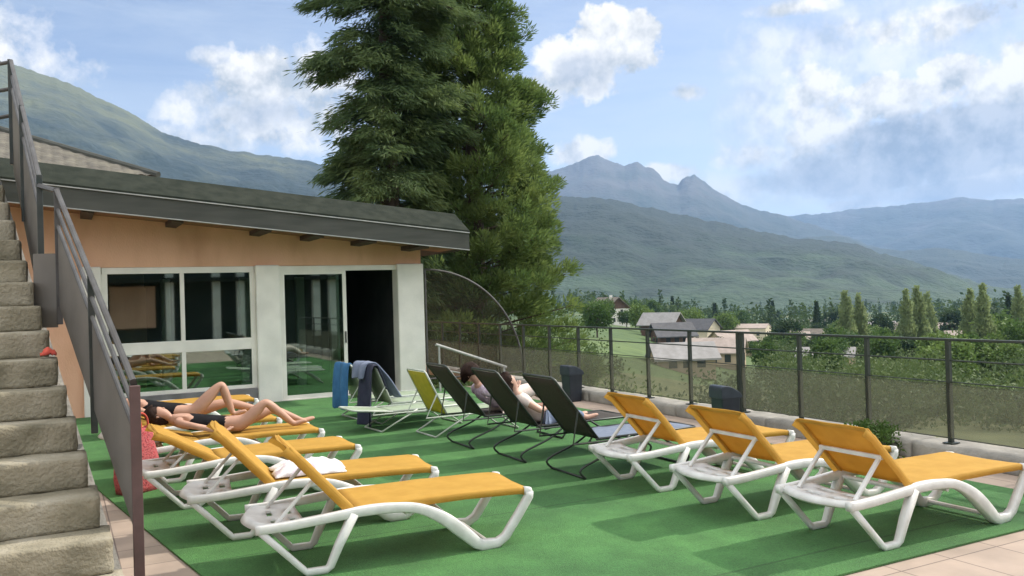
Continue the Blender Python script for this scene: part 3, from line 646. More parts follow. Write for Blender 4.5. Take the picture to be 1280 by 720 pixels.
# stair railing: local frame at the newel, m counts steps
nr = tag(empty('stair_railing', (.356, 5.01, 0)), 'grey metal stair railing with solid panels and a rusty newel post', 'stair railing')
def rp(m, z, off=0.0): return (-.046 * m + off, .269 * m, 1.28 + .1725 * m + z)
def rail_seg(m0, m1, off, off1=None, drop=.82):
    off1 = off if off1 is None else off1
    t = MB()
    t.sweep([rp(m0, 0, off), rp(m1, 0, off1)], 1, 10, sq=(.05, .035)); t.build('handrail', rail_metal, nr)
    for dz in (-.13, -.25):
        t = MB(); t.sweep([rp(m0, dz, off), rp(m1, dz, off1)], .014, 8); t.build('mid_rail', rail_metal, nr)
    a, b, c, d = rp(m0, -.28, off), rp(m1, -.28, off1), rp(m1, -drop, off1), rp(m0, -drop, off)
    t = MB(); t.add([(p[0] + s_, p[1], p[2]) for s_ in (-.004, .004) for p in (a, b, c, d)], [(0, 1, 2, 3), (7, 6, 5, 4), (0, 4, 5, 1), (1, 5, 6, 2), (2, 6, 7, 3), (3, 7, 4, 0)]); t.build('panel', rail_panel, nr)
def rpost(m, off, m_, top=.0, bot=None, w=.02):
    p = rp(m, top, off); z0 = bot if bot is not None else p[2] - .98
    t = MB(); t.box(p[0] - w, p[0] + w, p[1] - w, p[1] + w, z0, p[2]); t.build('post', m_, nr, bevel=.003)
rail_seg(.08, 7.3, 0)
rpost(0, 0, rust_post, bot=0, w=.026); rpost(3.6, .0, dark_tube); rpost(7.35, 0, rail_metal, .02)
rail_seg(8.0, 15.9, -.08, .05, 1.02)
for m_ in (8.0, 12.3, 15.9): rpost(m_, -.08 + .13 * (m_ - 8) / 8.6, dark_tube, .02)
t = MB(); a = rp(7.35, 0.0, 0); b = rp(8.0, -.06, -.08); t.sweep([a, b], 1, 8, sq=(.05, .035)); t.build('handrail', rail_metal, nr)
a = rp(7.35, 0, -.012); b = rp(7.6, 0, -.15)
t = MB(); t.hexa([(b[0], b[1], a[2] - .98), (a[0], a[1], a[2] - .98), (a[0], a[1] + .01, a[2] - .98), (b[0], b[1] + .01, a[2] - .98), (b[0], b[1], a[2] - .45), (a[0], a[1], a[2] - .45), (a[0], a[1] + .01, a[2] - .45), (b[0], b[1] + .01, a[2] - .45)]); t.build('panel', rail_panel, nr)
a = rp(15.9, 0, .05)
for dz in (0, -.25, -.5):
    t = MB(); t.sweep([(a[0], a[1], a[2] + dz), (a[0] - 1.6, a[1] + .5, a[2] + dz - .35)], .018, 8); t.build('landing_rail', rail_metal, nr)

# ------------------------------------------------------------------ hotel behind the viewpoint (seen mirrored in the glass)
ho = tag(empty('hotel_building', (0, -13, 0)), 'dark building with white columns mirrored in the pavilion windows', 'building')
w = MB(); w.box(-9, 16, -4, 0, -4, 5.6); w.build('wall', mat('dark_green_render', (.035, .05, .04), (.055, .07, .055), 1.0, .9), ho)
for u in (-4, -.5, 4.56, 6.6, 7.7, 11.3, 12.1, 15):
    p = MB(); p.box(u - .17, u + .17, .6, .95, 0, 5.6); p.build('column', white_paint, ho)
p = MB(); p.box(2.1, 4.0, .05, .3, .7, 2.6); p.build('orange_panel', orange_render, ho)
for i in range(8):
    g = MB(); g.box(-7.3 + i * 2.7, -5.6 + i * 2.7, .005, .03, 3.3, 5.2); g.build('window', room_m, ho)
w = MB(); w.box(-9.3, 16.3, .001, 1.6, 5.61, 5.8); w.box(-9, 16, .001, 1.3, 2.75, 2.95); w.build('canopy', roof_felt, ho)

# ------------------------------------------------------------------ ochre sun loungers
LW = .64
def lounger(loc, rz, ang, label, group):
    root = tag(empty('sun_lounger', (loc[0], loc[1], .016), rz), label, 'sun lounger', group)
    x0 = -.35                                     # origin at the near head leg; local x from head to foot
    prof = smoothline([(0, .315), (.18, .318), (.42, .335), (.65, .352), (.85, .35), (1.02, .325), (1.18, .245), (1.31, .14), (1.41, .05)], 4)
    prof = [(p.x, p.y) for p in [Vector((a[0], a[1])) for a in prof]] + [(1.45, .03), (1.56, .03), (1.62, .065), (1.72, .20), (1.80, .315), (1.80, .345)]
    for y in (0.025, LW - .025):
        t = MB()
        wd = []
        for (x, z) in prof: wd.append(1.0 + .55 * math.exp(-((x - 1.28) / .2) ** 2) + .12 * math.exp(-((x - .75) / .25) ** 2))
        t.sweep([(x + x0, y, z) for x, z in prof], wd, 12, sq=(.052, .058)); t.build('side_rail', white_plastic, root, smooth=True)
        t = MB(); sgn = 1 if y > .3 else -1
        lg = [(.03, .30), (.16, .165), (.285, .035), (.30, .02), (.42, .02), (.445, .04), (.50, .16), (.60, .345)]
        t.sweep([(x + x0, y + .0 * sgn, z) for x, z in lg], [.95, .9, .9, 1, 1, 1.1, 1.25, 1.4], 10, sq=(.045, .044)); t.build('leg', white_plastic, root, smooth=True)
    # head tray: a dished plate with slots
    xs = [-.045, -.02, .02, .07, .11, .15, .19, .23, .27, .31]
    n = 15
    rows = []
    for i, x in enumerate(xs):
        row = []
        for j in range(n):
            v = j / (n - 1); c = 2 * v - 1
            xx = x + .10 * (c * c) * max(0, (.12 - x) / .165)
            row.append((xx + x0, .02 + (LW - .04) * v, .327 - .028 * (1 - c ** 4) * sstep(-.03, .1, x) - (.03 if i == 0 else 0)))
        rows.append(row)
    t = MB()
    for i in range(len(xs) - 1):
        for j in range(n - 1):
            if i in (4, 7) and (3 <= j <= 5 or 8 <= j <= 10): continue
            t.add([rows[i][j], rows[i + 1][j], rows[i + 1][j + 1], rows[i][j + 1]], [(0, 1, 2, 3)])
    t.build('head_tray', white_plastic, root, solid=.028, smooth=True)
    for x, z in ((.60, .335), (.95, .30), (1.50, .035), (1.79, .335)):
        t = MB(); t.sweep([(x + x0, .03, z), (x + x0, LW - .03, z)], .016, 8); t.build('crossbar', white_plastic, root)
    # seat sling with turned-down edges
    S0, S1 = .60, 1.80; rows = []
    for i in range(17):
        x = S0 + (S1 - S0) * i / 16; row = []
        for v, dz in ((0, -.045), (.0, -.006), (.025, .0), (.2, -.004), (.5, -.009), (.8, -.004), (.975, 0), (1.0, -.006), (1.0, -.045)):
            zz = .378 + .008 * math.sin(math.pi * i / 16) - (.012 if i == 16 else 0) + .003 * mnoise.noise(Vector((x * 9 + loc[0], v * 5, loc[1])))
            row.append((x + x0, .03 + (LW - .06) * v, zz + dz))
        rows.append(row)
    t = MB(); t.grid(rows); t.build('seat', sling, root, smooth=True, solid=.006)
    for y in (.03, LW - .03):
        t = MB(); t.sweep([(S1 + x0 - .03, y, .355), (S1 + x0 + .0, y, .352), (S1 + x0 + .01, y, .32)], 1, 10, sq=(.05, .05)); t.build('foot_cap', white_plastic, root, smooth=True)
    # backrest
    ca, sa = math.cos(ang), math.sin(ang); BL = .575
    def bp(d, v, off=0): return (.60 + x0 - d * ca + off * sa, .03 + (LW - .06) * v, .378 + d * sa + off * ca)
    rows = []
    for i in range(14):
        d = BL * i / 13; row = []
        for v, o_ in ((0, -.055), (0, 0), (.04, .006), (.25, .0), (.5, -.006), (.75, 0), (.96, .006), (1, 0), (1, -.055)):
            sag = .0 if i < 12 else -.012 * (i - 11)
            dd = d + (.02 * (1 - (2 * v - 1) ** 2) if i == 13 else 0)
            row.append(bp(dd, v, o_ + sag + .003 * mnoise.noise(Vector((d * 8, v * 6, loc[1])))))
        rows.append(row)
    t = MB(); t.grid(rows); bk = t.build('backrest', sling, root, smooth=True, solid=.006)
    t = MB()
    for v in (.015, .985): t.sweep([bp(0, v, -.012), bp(BL * .97, v, -.012)], .012, 8)
    t.sweep([bp(BL * .96, .015, -.014), bp(BL * .96, .985, -.014)], .012, 8); t.build('back_frame', sling, bk)
    if ang > R(15):
        t = MB(); ds = .30 if ang > R(40) else .26
        foot = (.13 if ang > R(40) else .2)
        for v in (.10, .90):
            p = bp(ds, v, -.03); t.sweep([(foot + x0, p[1] + (.0), .325), p], 1, 8, sq=(.03, .022))
        a, b = bp(ds, .06, -.032), bp(ds, .94, -.032); t.sweep([a, b], 1, 8, sq=(.03, .03)); t.build('support_bracket', white_plastic, bk)
    return root
gl, gr = 'ochre loungers in the row beside the stairs', 'ochre loungers in the row beside the railing'
loungers = {}
loungers['L1'] = lounger((1.37, 5.29), R(-5), R(48), 'empty ochre and white sun lounger nearest the foot of the stairs, backrest raised', gl)
loungers['L2'] = lounger((1.12, 6.38), R(-7), R(47), 'ochre sun lounger with a crumpled white towel on its seat', gl)
loungers['L3'] = lounger((.94, 7.58), R(0), R(30), 'empty ochre sun lounger with low backrest between the towel lounger and the sunbather in black', gl)
loungers['L4'] = lounger((.93, 8.77), R(0), R(14), 'ochre sun lounger carrying the sunbather in the black swimsuit', gl)
loungers['L5'] = lounger((.76, 9.93), R(0), R(20), 'ochre sun lounger carrying the fair haired sunbather with one knee up', gl)
loungers['L6'] = lounger((.95, 12.15), R(0), R(2), 'ochre sun lounger laid flat under the pavilion window', gl)
lounger((4.64, 3.75), R(0), R(46), 'ochre sun lounger at the turf corner, its raised back in front of the low bush', gr)
lounger((4.51, 4.73), R(0.5), R(47), 'middle ochre sun lounger of the three beside the railing', gr)
lounger((4.47, 5.83), R(-1), R(48), 'ochre sun lounger with raised back beside the dark mesh loungers', gr)

# ------------------------------------------------------------------ dark mesh loungers (local x = 0 at the hinge)
def mesh_lounger(loc, rz, label, sm, bm_, tube, group, ang=R(52), zs=.35, BL=.72, SL=1.12, Wd=.60, name='mesh_lounger', cat='folding lounger', curved=True):
    root = tag(empty(name, (loc[0], loc[1], .016), rz), label, cat, group)
    ca, sa = math.cos(ang), math.sin(ang)
    def bp(d, y, off=0): return (-d * ca + off * sa, y, zs + d * sa + off * ca)
    rows = [[bp(BL * i / 10, .02 + (Wd - .04) * j / 6, -.03 * math.sin(math.pi * i / 10) * math.sin(math.pi * j / 6)) for j in range(7)] for i in range(11)]
    t = MB(); t.grid(rows); bk = t.build('backrest', bm_, root, smooth=True, solid=.008)
    t = MB(); pts = [bp(0, .012), bp(BL, .012), bp(BL + .025, .04), bp(BL + .025, Wd - .04), bp(BL, Wd - .012), bp(0, Wd - .012)]
    t.sweep(pts, .012, 8); t.build('back_frame', tube, bk, smooth=True)
    rows = [[(SL * i / 12, .02 + (Wd - .04) * j / 6, zs - .025 * math.sin(math.pi * i / 12) * math.sin(math.pi * j / 6) + .004 * math.sin(i * 2.1 + j)) for j in range(7)] for i in range(13)]
    t = MB(); t.grid(rows); st = t.build('seat', sm, root, smooth=True, solid=.008)
    t = MB(); t.sweep([(-.02, .012, zs), (SL, .012, zs), (SL + .02, .04, zs), (SL + .02, Wd - .04, zs), (SL, Wd - .012, zs), (-.02, Wd - .012, zs)], .012, 8); t.build('seat_frame', tube, st, smooth=True)
    for xa, xb in ((-.16, .34), (.98, .62)):
        t = MB()
        for y in (.0, Wd):
            if curved: t.sweep(smoothline([(xb, y, zs), ((xa + xb) / 2 + .03, y, zs * .62), (xa + .04 * (1 if xa > 0 else -1), y, .10), (xa, y, .012)], 4), .011, 8)
            else: t.sweep([(xb, y, zs), (xa, y, .012)], .011, 8)
        t.sweep([(xa, 0, .012), (xa, Wd, .012)], .011, 8); t.build('leg', tube, root, smooth=True)
    for y in (-.004, Wd + .004):
        t = MB(); t.sweep([(.5, y, zs - .025), (-.28, y, zs - .02), bp(BL * .5, y)], .010, 6); t.build('brace', tube, root)
    return root
gd = 'dark mesh loungers in a row'
mesh_lounger((4.34, 6.62), 0, 'dark mesh lounger with blue grey seat next to the ochre loungers', blue_mat, brown_mesh, dark_tube, gd)
mesh_lounger((4.275, 7.62), 0, 'dark mesh lounger holding the reclining person in blue trousers', brown_mesh, brown_mesh, dark_tube, gd)
mesh_lounger((4.18, 8.64), 0, 'dark mesh lounger holding the person in the lilac top', brown_mesh, brown_mesh, dark_tube, gd)
gf = 'folding loungers with pale tube frames by the pavilion door'
fl = 'folding_lounger'
mesh_lounger((4.14, 9.62), R(2), 'folding lounger with lime yellow fabric and pale tube frame', pale_sling, green_sling, pale_tube, gf, ang=R(63), zs=.27, BL=.58, SL=1.0, Wd=.58, name=fl, curved=False)
mesh_lounger((3.75, 10.45), R(4), 'pale green folding lounger lying flat behind the lime yellow one', pale_sling, pale_sling, pale_tube, gf, ang=R(6), zs=.25, BL=.5, SL=1.0, Wd=.56, name=fl, curved=False)
F2 = mesh_lounger((3.98, 11.1), R(3), 'folding lounger hung with the navy robe and grey garment', pale_sling, pale_sling, pale_tube, gf, ang=R(66), zs=.27, BL=.52, SL=1.0, Wd=.58, name=fl, curved=False)
F3 = mesh_lounger((3.86, 11.8), R(5), 'folding lounger hung with the blue towel before the sliding door', pale_sling, pale_sling, pale_tube, gf, ang=R(66), zs=.27, BL=.52, SL=1.0, Wd=.58, name=fl, curved=False)

# ------------------------------------------------------------------ cloth
def drape(name, path, y0, y1, m, label, cat, loc, rz, seed, amp=.02, fold=9, ny=22, th=.012, group=None, taper=0.0):
    """cloth following a path in local (x,z) with folds across its width"""
    pts = smoothline([(a, 0, b) for a, b in path], 6); rows = []
    n = len(pts)
    for i, p in enumerate(pts):
        tt = i / (n - 1); row = []
        for j in range(ny + 1):
            v = j / ny; k = abs(2 * tt - .6)
            off = amp * (math.sin(v * fold + seed + tt * 1.5) + .6 * mnoise.noise(Vector((v * 6, tt * 3, seed)))) * (.35 + k)
            ya = y0 + taper * tt; yb = y1 - taper * tt
            row.append((p.x + off, ya + (yb - ya) * v + .02 * mnoise.noise(Vector((tt * 4, v * 3, seed + 4))), p.z + .012 * mnoise.noise(Vector((v * 5, tt * 5, seed + 9))) + (.03 * mnoise.noise(Vector((v * 4, seed, 2))) if i == n - 1 or i == 0 else 0)))
        rows.append(row)
    t = MB(); t.grid(rows); o = t.build(name, m, None, smooth=True, solid=th, sub=1)
    o.location = (loc[0], loc[1], .016); o.rotation_euler = (0, 0, rz); return tag(o, label, cat, group)
def topof(ang, zs, BL): return (-BL * math.cos(ang), zs + BL * math.sin(ang))
tx, tz = topof(R(66), .27, .545)
drape('towel', [(tx + .14, tz - .30), (tx + .05, tz - .06), (tx, tz + .02), (tx - .045, tz - .02), (tx - .075, tz - .3), (tx - .085, tz - .62)], .04, .50, towel_blue, 'blue towel hanging over the back of a folding lounger by the door', 'towel', (3.86, 11.8), R(5), 1.0, .018)
drape('robe', [(tx + .16, tz - .3), (tx + .04, tz - .02), (tx, tz + .035), (tx - .06, tz - .02), (tx - .10, tz - .4), (tx - .13, tz - .775)], -.03, .46, navy_cloth, 'navy robe hanging to the turf over a folding lounger back', 'robe', (3.98, 11.1), R(3), 4.0, .028, taper=-.08)
drape('sweater', [(tx + .42, tz - .45), (tx + .25, tz - .16), (tx + .10, tz + .02), (tx + .02, tz + .055), (tx - .06, tz + .02), (tx - .10, tz - .16)], .20, .60, grey_cloth, 'blue grey garment thrown over the navy robe', 'garment', (3.98, 11.1), R(3), 8.0, .03, th=.025)
# crumpled white towel on the second lounger
P = []
for i in range(22):
    row = []
    for j in range(18):
        a, b = i / 21, j / 17
        r_ = (1 - (2 * a - 1) ** 2) * (1 - (2 * b - 1) ** 2)
        zz = .018 + .10 * r_ ** .6 * (.55 + .9 * abs(mnoise.noise(Vector((a * 4, b * 4, 2.2)))) + .35 * mnoise.noise(Vector((a * 9, b * 9, 7))))
        row.append((a * .52 + .05 * mnoise.noise(Vector((a * 3, b * 4, 1))), b * .42 + .05 * mnoise.noise(Vector((a * 4, b * 3, 5))), zz))
    P.append(row)
t = MB(); t.grid(P); o = t.build('towel', towel_white, None, smooth=True, solid=.008)
o.location = (1.12 + .27, 6.38 + .06, .016 + .375); o.rotation_euler = (0, 0, R(-7)); tag(o, 'crumpled white towel lying on an ochre lounger seat', 'towel')
# red bag beside the head of the lounger
def red_bag(loc, rz):
    root = tag(empty('bag', (loc[0], loc[1], .016), rz), 'red woven bag standing behind the lounger heads by the stairs', 'bag')
    rings = []
    for i in range(12):
        tt = i / 11; w_ = .20 * (1 - .10 * tt) * (.86 + .24 * math.sin(math.pi * min(1, tt * 1.1 + .1))); d_ = .12 * (1.05 - .55 * tt)
        rings.append([(w_ * math.copysign(abs(math.cos(a)) ** .6, math.cos(a)) + .01 * mnoise.noise(Vector((a * 2, tt * 6, 1))), d_ * math.copysign(abs(math.sin(a)) ** .6, math.sin(a)) + .02 * mnoise.noise(Vector((a * 2, tt * 6, 8))), .56 * tt + .015 * math.sin(a * 3) * tt) for a in [2 * math.pi * k / 24 for k in range(25)]])
    t = MB(); t.grid(rings); t.add([(0, 0, .0)] + rings[0][:-1], [(0, (k + 1) % 24 + 1, k + 1) for k in range(24)]); t.build('body', red_cloth, root, smooth=True, solid=.006)
    for y in (-.045, .045):
        t = MB(); t.sweep(smoothline([(-.09, y, .54), (-.07, y * 1.2, .66), (0, y * 1.4, .71), (.07, y * 1.2, .66), (.09, y, .54)], 5), .010, 8); t.build('handle', red_plain, root, smooth=True)
red_bag((.62, 8.62), R(35))
t = MB(); t.grid([[(.09 * i / 8 - .045, .08 * j / 8 - .04 + .02 * mnoise.noise(Vector((i, j, 3))), .03 * abs(mnoise.noise(Vector((i * .5, j * .5, 2)))) + .05 * math.exp(-((i - 4) ** 2 + (j - 4) ** 2) / 8)) for j in range(9)] for i in range(9)])
o = t.build('cloth', red_plain, None, smooth=True, solid=.008); o.location = (.271 - .046 * 6 - .05, 4.81 + .269 * 6 - .12, .365 + .17 * 6 + .016); tag(o, 'small bright red cloth lying on the stone steps by the railing', 'cloth')

# ------------------------------------------------------------------ bins
def litter_bin(loc, rz, label):
    root = tag(empty('litter_bin', (loc[0], loc[1], 0), rz), label, 'bin', 'bins by the railing'); root.scale = (.78, .78, 1.0)
    t = MB(); t.hexa([(-.14, -.13, 0), (.14, -.13, 0), (.14, .13, 0), (-.14, .13, 0), (-.165, -.15, .43), (.165, -.15, .43), (.165, .15, .43), (-.165, .15, .43)]); t.build('body', bin_m, root, bevel=.02)
    prof = smoothline([(-.185, 0, .42), (-.19, 0, .455), (-.13, 0, .50), (.02, 0, .56), (.13, 0, .57), (.175, 0, .55), (.18, 0, .42)], 3)
    t = MB(); t.prism([(p.x, p.z) for p in prof], -.165, .165); t.build('lid', bin_lid, root, bevel=.035)
    t = MB(); t.box(-.173, -.168, -.10, .10, .30, .38); t.build('flap', trim_m, root)
    t = MB(); t.box(-.02, .14, -.158, -.151, .1, .3)
    return root
litter_bin((7.16, 11.65), R(185), 'navy bin with blue grey lid by the railing behind the dark loungers')
litter_bin((6.93, 7.85), R(175), 'navy bin with blue grey lid behind the middle ochre lounger')

# ------------------------------------------------------------------ people
def skin_body(name, J, E, m, parent, sub=2, extra=None):
    names = list(J); idx = {k: i for i, k in enumerate(names)}
    me = bpy.data.meshes.new(name); me.from_pydata([J[k][0] for k in names], [(idx[a], idx[b]) for a, b in E], [])
    o = bpy.data.objects.new(name, me); col.objects.link(o)
    o.modifiers.new('skin', 'SKIN')
    for i, k in enumerate(names):
        r = J[k][1]; r = (r, r) if isinstance(r, (int, float)) else r
        me.skin_vertices[0].data[i].radius = r; me.skin_vertices[0].data[i].use_root = (i == 0)
    s_ = o.modifiers.new('sub', 'SUBSURF'); s_.levels = sub; s_.render_levels = sub
    dg = bpy.context.evaluated_depsgraph_get(); dg.update()
    nm = bpy.data.meshes.new_from_object(o.evaluated_get(dg)); bpy.data.objects.remove(o)
    if extra:
        bm = bmesh.new(); bm.from_mesh(nm)
        t2 = bpy.data.meshes.new('tmp'); t2.from_pydata(extra.v, [], extra.f); bm.from_mesh(t2); bmesh.ops.recalc_face_normals(bm, faces=bm.faces); bm.to_mesh(nm); bm.free()
    nm.materials.clear(); nm.materials.append(m); nm.polygons.foreach_set('use_smooth', [True] * len(nm.polygons))
    o = bpy.data.objects.new(name, nm); col.objects.link(o)
    if parent: o.parent = parent
    return o
def V3(p): return Vector(p)
def hand(ex, wrist, fwd, side, sc_=1.0):
    wrist, f, s_ = V3(wrist), V3(fwd).normalized(), V3(side).normalized(); nrm = f.cross(s_).normalized()
    for k, (o_, L_) in enumerate(((-.030, .062), (-.010, .075), (.010, .078), (.030, .070))):
        b = wrist + f * .085 + s_ * o_
        ex.sweep([b - f * .03, b, b + f * L_ * .5 - nrm * .010, b + f * L_ * .85 - nrm * .028, b + f * L_ - nrm * .036], [.009, .0095, .009, .008, .005], 8)
    b = wrist + f * .03 - s_ * .030
    ex.sweep([b + s_ * .015, b - s_ * .012 + f * .02, b - s_ * .022 + f * .048 - nrm * .008, b - s_ * .020 + f * .068 - nrm * .018], [.012, .011, .010, .006], 8)
def head_parts(ex, c, face, upv, m_=None):
    c, f, u = V3(c), V3(face).normalized(), V3(upv).normalized(); s_ = f.cross(u).normalized()
    ex.sweep([c + f * .060 + u * .012, c + f * .080 - u * .008, c + f * .088 - u * .020, c + f * .070 - u * .028], [.007, .009, .011, .008], 8)
    for q in (-1, 1):
        ex.ball(c + f * .060 + s_ * q * .028 + u * .012, .011, 8, 6)
        ex.sweep([c + s_ * q * .058 + u * .025 - f * .01, c + s_ * q * .073 + u * .003 - f * .015, c + s_ * q * .060 - u * .028], [.006, .012, .007], 8)
    ex.sweep([c + f * .064 - u * .048 - s_ * .020, c + f * .074 - u * .048, c + f * .064 - u * .048 + s_ * .020], [.004, .008, .004], 8)
def person(name, loc, rz, K, label, skin, hair, swim=None, top=None, trousers=None, hairlen=.1):
    """K: joints in the lounger's frame"""
    root = tag(empty(name, (loc[0], loc[1], .016), rz), label, 'person')
    J = {}; E = []
    def j(n, p, r): J[n] = (p, r)
    pel, wai, che, nek, hed = (V3(K[k]) for k in ('pelvis', 'waist', 'chest', 'neck', 'head'))
    j('pelvis', pel, (.135, .105)); j('waist', wai, (.115, .088)); j('chest', che, (.135, .098)); j('neckbase', che.lerp(nek, .72), (.08, .06)); j('neck', nek, .048)
    face = V3(K['face']).normalized(); upv = (hed - nek).normalized(); upv = (upv - face * upv.dot(face)).normalized()
    j('jaw', nek.lerp(hed, .55) + face * .028, .062); j('head', hed, (.078, .088)); j('crown', hed + upv * .06, (.062, .072))
    E += [('pelvis', 'waist'), ('waist', 'chest'), ('chest', 'neckbase'), ('neckbase', 'neck'), ('neck', 'jaw'), ('jaw', 'head'), ('head', 'crown')]
    ex = MB(); head_parts(ex, hed, face, upv)
    for sgn, sfx in ((-1, 'n'), (1, 'f')):
        hp, kn, an, toe = (V3(K[k + sfx]) for k in ('hip', 'knee', 'ankle', 'toe'))
        j('hip' + sfx, hp, .088); j('thigh' + sfx, hp.lerp(kn, .45), .076); j('knee' + sfx, kn, .055); j('calf' + sfx, kn.lerp(an, .35), .054); j('ankle' + sfx, an, .034); j('ball' + sfx, an.lerp(toe, .72), (.04, .026)); j('toe' + sfx, toe, (.034, .016))
        E += [('pelvis', 'hip' + sfx), ('hip' + sfx, 'thigh' + sfx), ('thigh' + sfx, 'knee' + sfx), ('knee' + sfx, 'calf' + sfx), ('calf' + sfx, 'ankle' + sfx), ('ankle' + sfx, 'ball' + sfx), ('ball' + sfx, 'toe' + sfx)]
        sh, el, wr, hd = (V3(K[k + sfx]) for k in ('shoulder', 'elbow', 'wrist', 'hand'))
        j('shoulder' + sfx, sh, .052); j('upper' + sfx, sh.lerp(el, .5), .043); j('elbow' + sfx, el, .036); j('fore' + sfx, el.lerp(wr, .4), .036); j('wrist' + sfx, wr, .025); j('palm' + sfx, wr.lerp(hd, .8), (.038, .018))
        E += [('neckbase', 'shoulder' + sfx), ('shoulder' + sfx, 'upper' + sfx), ('upper' + sfx, 'elbow' + sfx), ('elbow' + sfx, 'fore' + sfx), ('fore' + sfx, 'wrist' + sfx), ('wrist' + sfx, 'palm' + sfx)]
        f = (hd - wr).normalized(); hand(ex, wr, f, f.cross(Vector((0, 0, 1))).normalized() * (1 if sfx == 'n' else -1))
    skin_body('body', J, E, skin, root, 2, ex)
    # hair: a cap of strands hugging the back of the skull
    t = MB(); s_ = face.cross(upv).normalized()
    rings = []
    for i in range(12):
        a = math.pi * i / 11; row = []
        for k in range(21):
            b = 2 * math.pi * k / 20
            d = upv * math.cos(a) + (face * math.cos(b) + s_ * math.sin(b)) * math.sin(a)
            if math.cos(b) > .35 and a > .9: d = (d - face * .55 * (d.dot(face))).normalized() * .8
            r_ = .109 + .014 * mnoise.noise(Vector((k * .9, i * .5, hed.x * 9)))
            if math.cos(b) > -.35 and a > 1.45: r_ *= .72
            p = hed + upv * .022 - face * .018 + d * r_
            if a > 1.7: p += -upv * hairlen * (a - 1.7)
            row.append(p)
        rings.append(row)
    t.grid(rings); t.build('hair', hair, root, smooth=True)
    def cover(nm, keys, grow, m_, ends):
        JJ = {}; 
        for k in keys:
            r = J[k][1]; r = (r, r) if isinstance(r, (int, float)) else r; JJ[k] = (J[k][0], (r[0] + grow, r[1] + grow))
        for k, (a, b, f) in ends.items():
            pa, pb = V3(J[a][0]), V3(J[b][0]); ra, rb = J[a][1], J[b][1]
            ra = ra if isinstance(ra, tuple) else (ra, ra); rb = rb if isinstance(rb, tuple) else (rb, rb)
            JJ[k] = (pa.lerp(pb, f), (ra[0] + (rb[0] - ra[0]) * f + grow, ra[1] + (rb[1] - ra[1]) * f + grow))
        EE = [e for e in E if e[0] in JJ and e[1] in JJ] + [(v[0], k) for k, v in ends.items() if v[0] in JJ]
        skin_body(nm, JJ, EE, m_, root, 2)
    if swim:
        cover('swimsuit', ['pelvis', 'waist', 'chest', 'hipn', 'hipf'], .010, swim, {'strap': ('chest', 'neckbase', .35)})
    if top:
        cover('shirt', ['pelvis', 'waist', 'chest', 'neckbase', 'shouldern', 'shoulderf', 'uppern', 'upperf'], .016, top, {})
    if trousers:
        cover('trousers', ['pelvis', 'hipn', 'hipf', 'thighn', 'thighf', 'kneen', 'kneef', 'calfn', 'calff'], .014, trousers, {'hemn': ('calfn', 'anklen', .75), 'hemf': ('calff', 'anklef', .75)})
    return root
def recline(x0, z0, ang, ph, d_neck, yc, knees, ankles, arms, face_dir, lift=.115):
    """joints for someone lying against a back hinged at (x0,z0)"""
    b = Vector((-math.cos(ang), 0, math.sin(ang))); n = Vector((math.sin(ang), 0, math.cos(ang))); h = Vector((x0, yc, z0))
    K = {}
    K['pelvis'] = Vector((ph, yc, z0 + lift - .005)); K['chest'] = h + b * (d_neck - .22) + n * lift
    K['waist'] = K['pelvis'].lerp(K['chest'], .48) + Vector((0, 0, -.005)); K['neck'] = h + b * d_neck + n * (lift + .015); K['head'] = h + b * (d_neck + .135) + n * (lift + .035); K['face'] = face_dir
    for s_, f_ in ((-1, 'n'), (1, 'f')):
        K['hip' + f_] = K['pelvis'] + Vector((.05, s_ * .085, -.01))
        K['knee' + f_] = Vector(knees[f_]); K['ankle' + f_] = Vector(ankles[f_]); K['toe' + f_] = Vector(ankles[f_]) + Vector((.15, s_ * .03, .03))
        K['shoulder' + f_] = h + b * (d_neck - .09) + n * (lift - .02) + Vector((0, s_ * .165, 0))
        K['elbow' + f_], K['wrist' + f_] = Vector(arms[f_][0]), Vector(arms[f_][1]); K['hand' + f_] = Vector(arms[f_][2])
    return K
yc = LW / 2; X0 = .25; Z0 = .378                    # hinge in the lounger frame
K = recline(X0, Z0, R(14), .55, .46, yc,
            {'n': (.86, yc - .12, .72), 'f': (.98, yc + .13, .60)}, {'n': (1.18, yc - .11, .43), 'f': (1.34, yc + .10, .425)},
            {'n': ((.06, yc - .27, .53), (.31, yc - .25, .455), (.40, yc - .235, .45)), 'f': ((.05, yc + .28, .53), (.30, yc + .24, .46), (.39, yc + .22, .455))}, (.5, -.25, .83))
pA = person('person', (1.10, 8.77), 0, K, 'dark haired sunbather in a black swimsuit lying with bent knees', skin_m, hair_dark, swim=black_cloth, hairlen=.05); pA.scale = (.88, .88, .88); pA.location.z += .045; pA.location.y += .02
K = recline(X0, Z0, R(20), .50, .47, yc,
            {'n': (.86, yc - .09, .79), 'f': (.95, yc + .12, .55)}, {'n': (.98, yc - .09, .43), 'f': (1.34, yc + .10, .425)},
            {'n': ((.05, yc - .27, .55), (.30, yc - .24, .46), (.39, yc - .22, .455)), 'f': ((.05, yc + .28, .55), (.30, yc + .24, .46), (.39, yc + .22, .455))}, (.45, -.1, .88))
person('person', (.76, 9.93), 0, K, 'fair haired sunbather with one knee drawn up, lying beyond the one in black', skin_m, hair_fair, swim=black_cloth, hairlen=.08)
ycm = .30
K = recline(.20, .335, R(45), .34, .36, ycm,
            {'n': (.78, ycm - .10, .60), 'f': (.80, ycm + .11, .58)}, {'n': (1.04, ycm - .10, .41), 'f': (1.06, ycm + .10, .41)},
            {'n': ((.26, ycm - .22, .52), (.46, ycm - .10, .60), (.53, ycm - .05, .63)), 'f': ((.27, ycm + .24, .52), (.46, ycm + .10, .60), (.53, ycm + .05, .63))}, (.80, -.42, -.42), lift=.14)
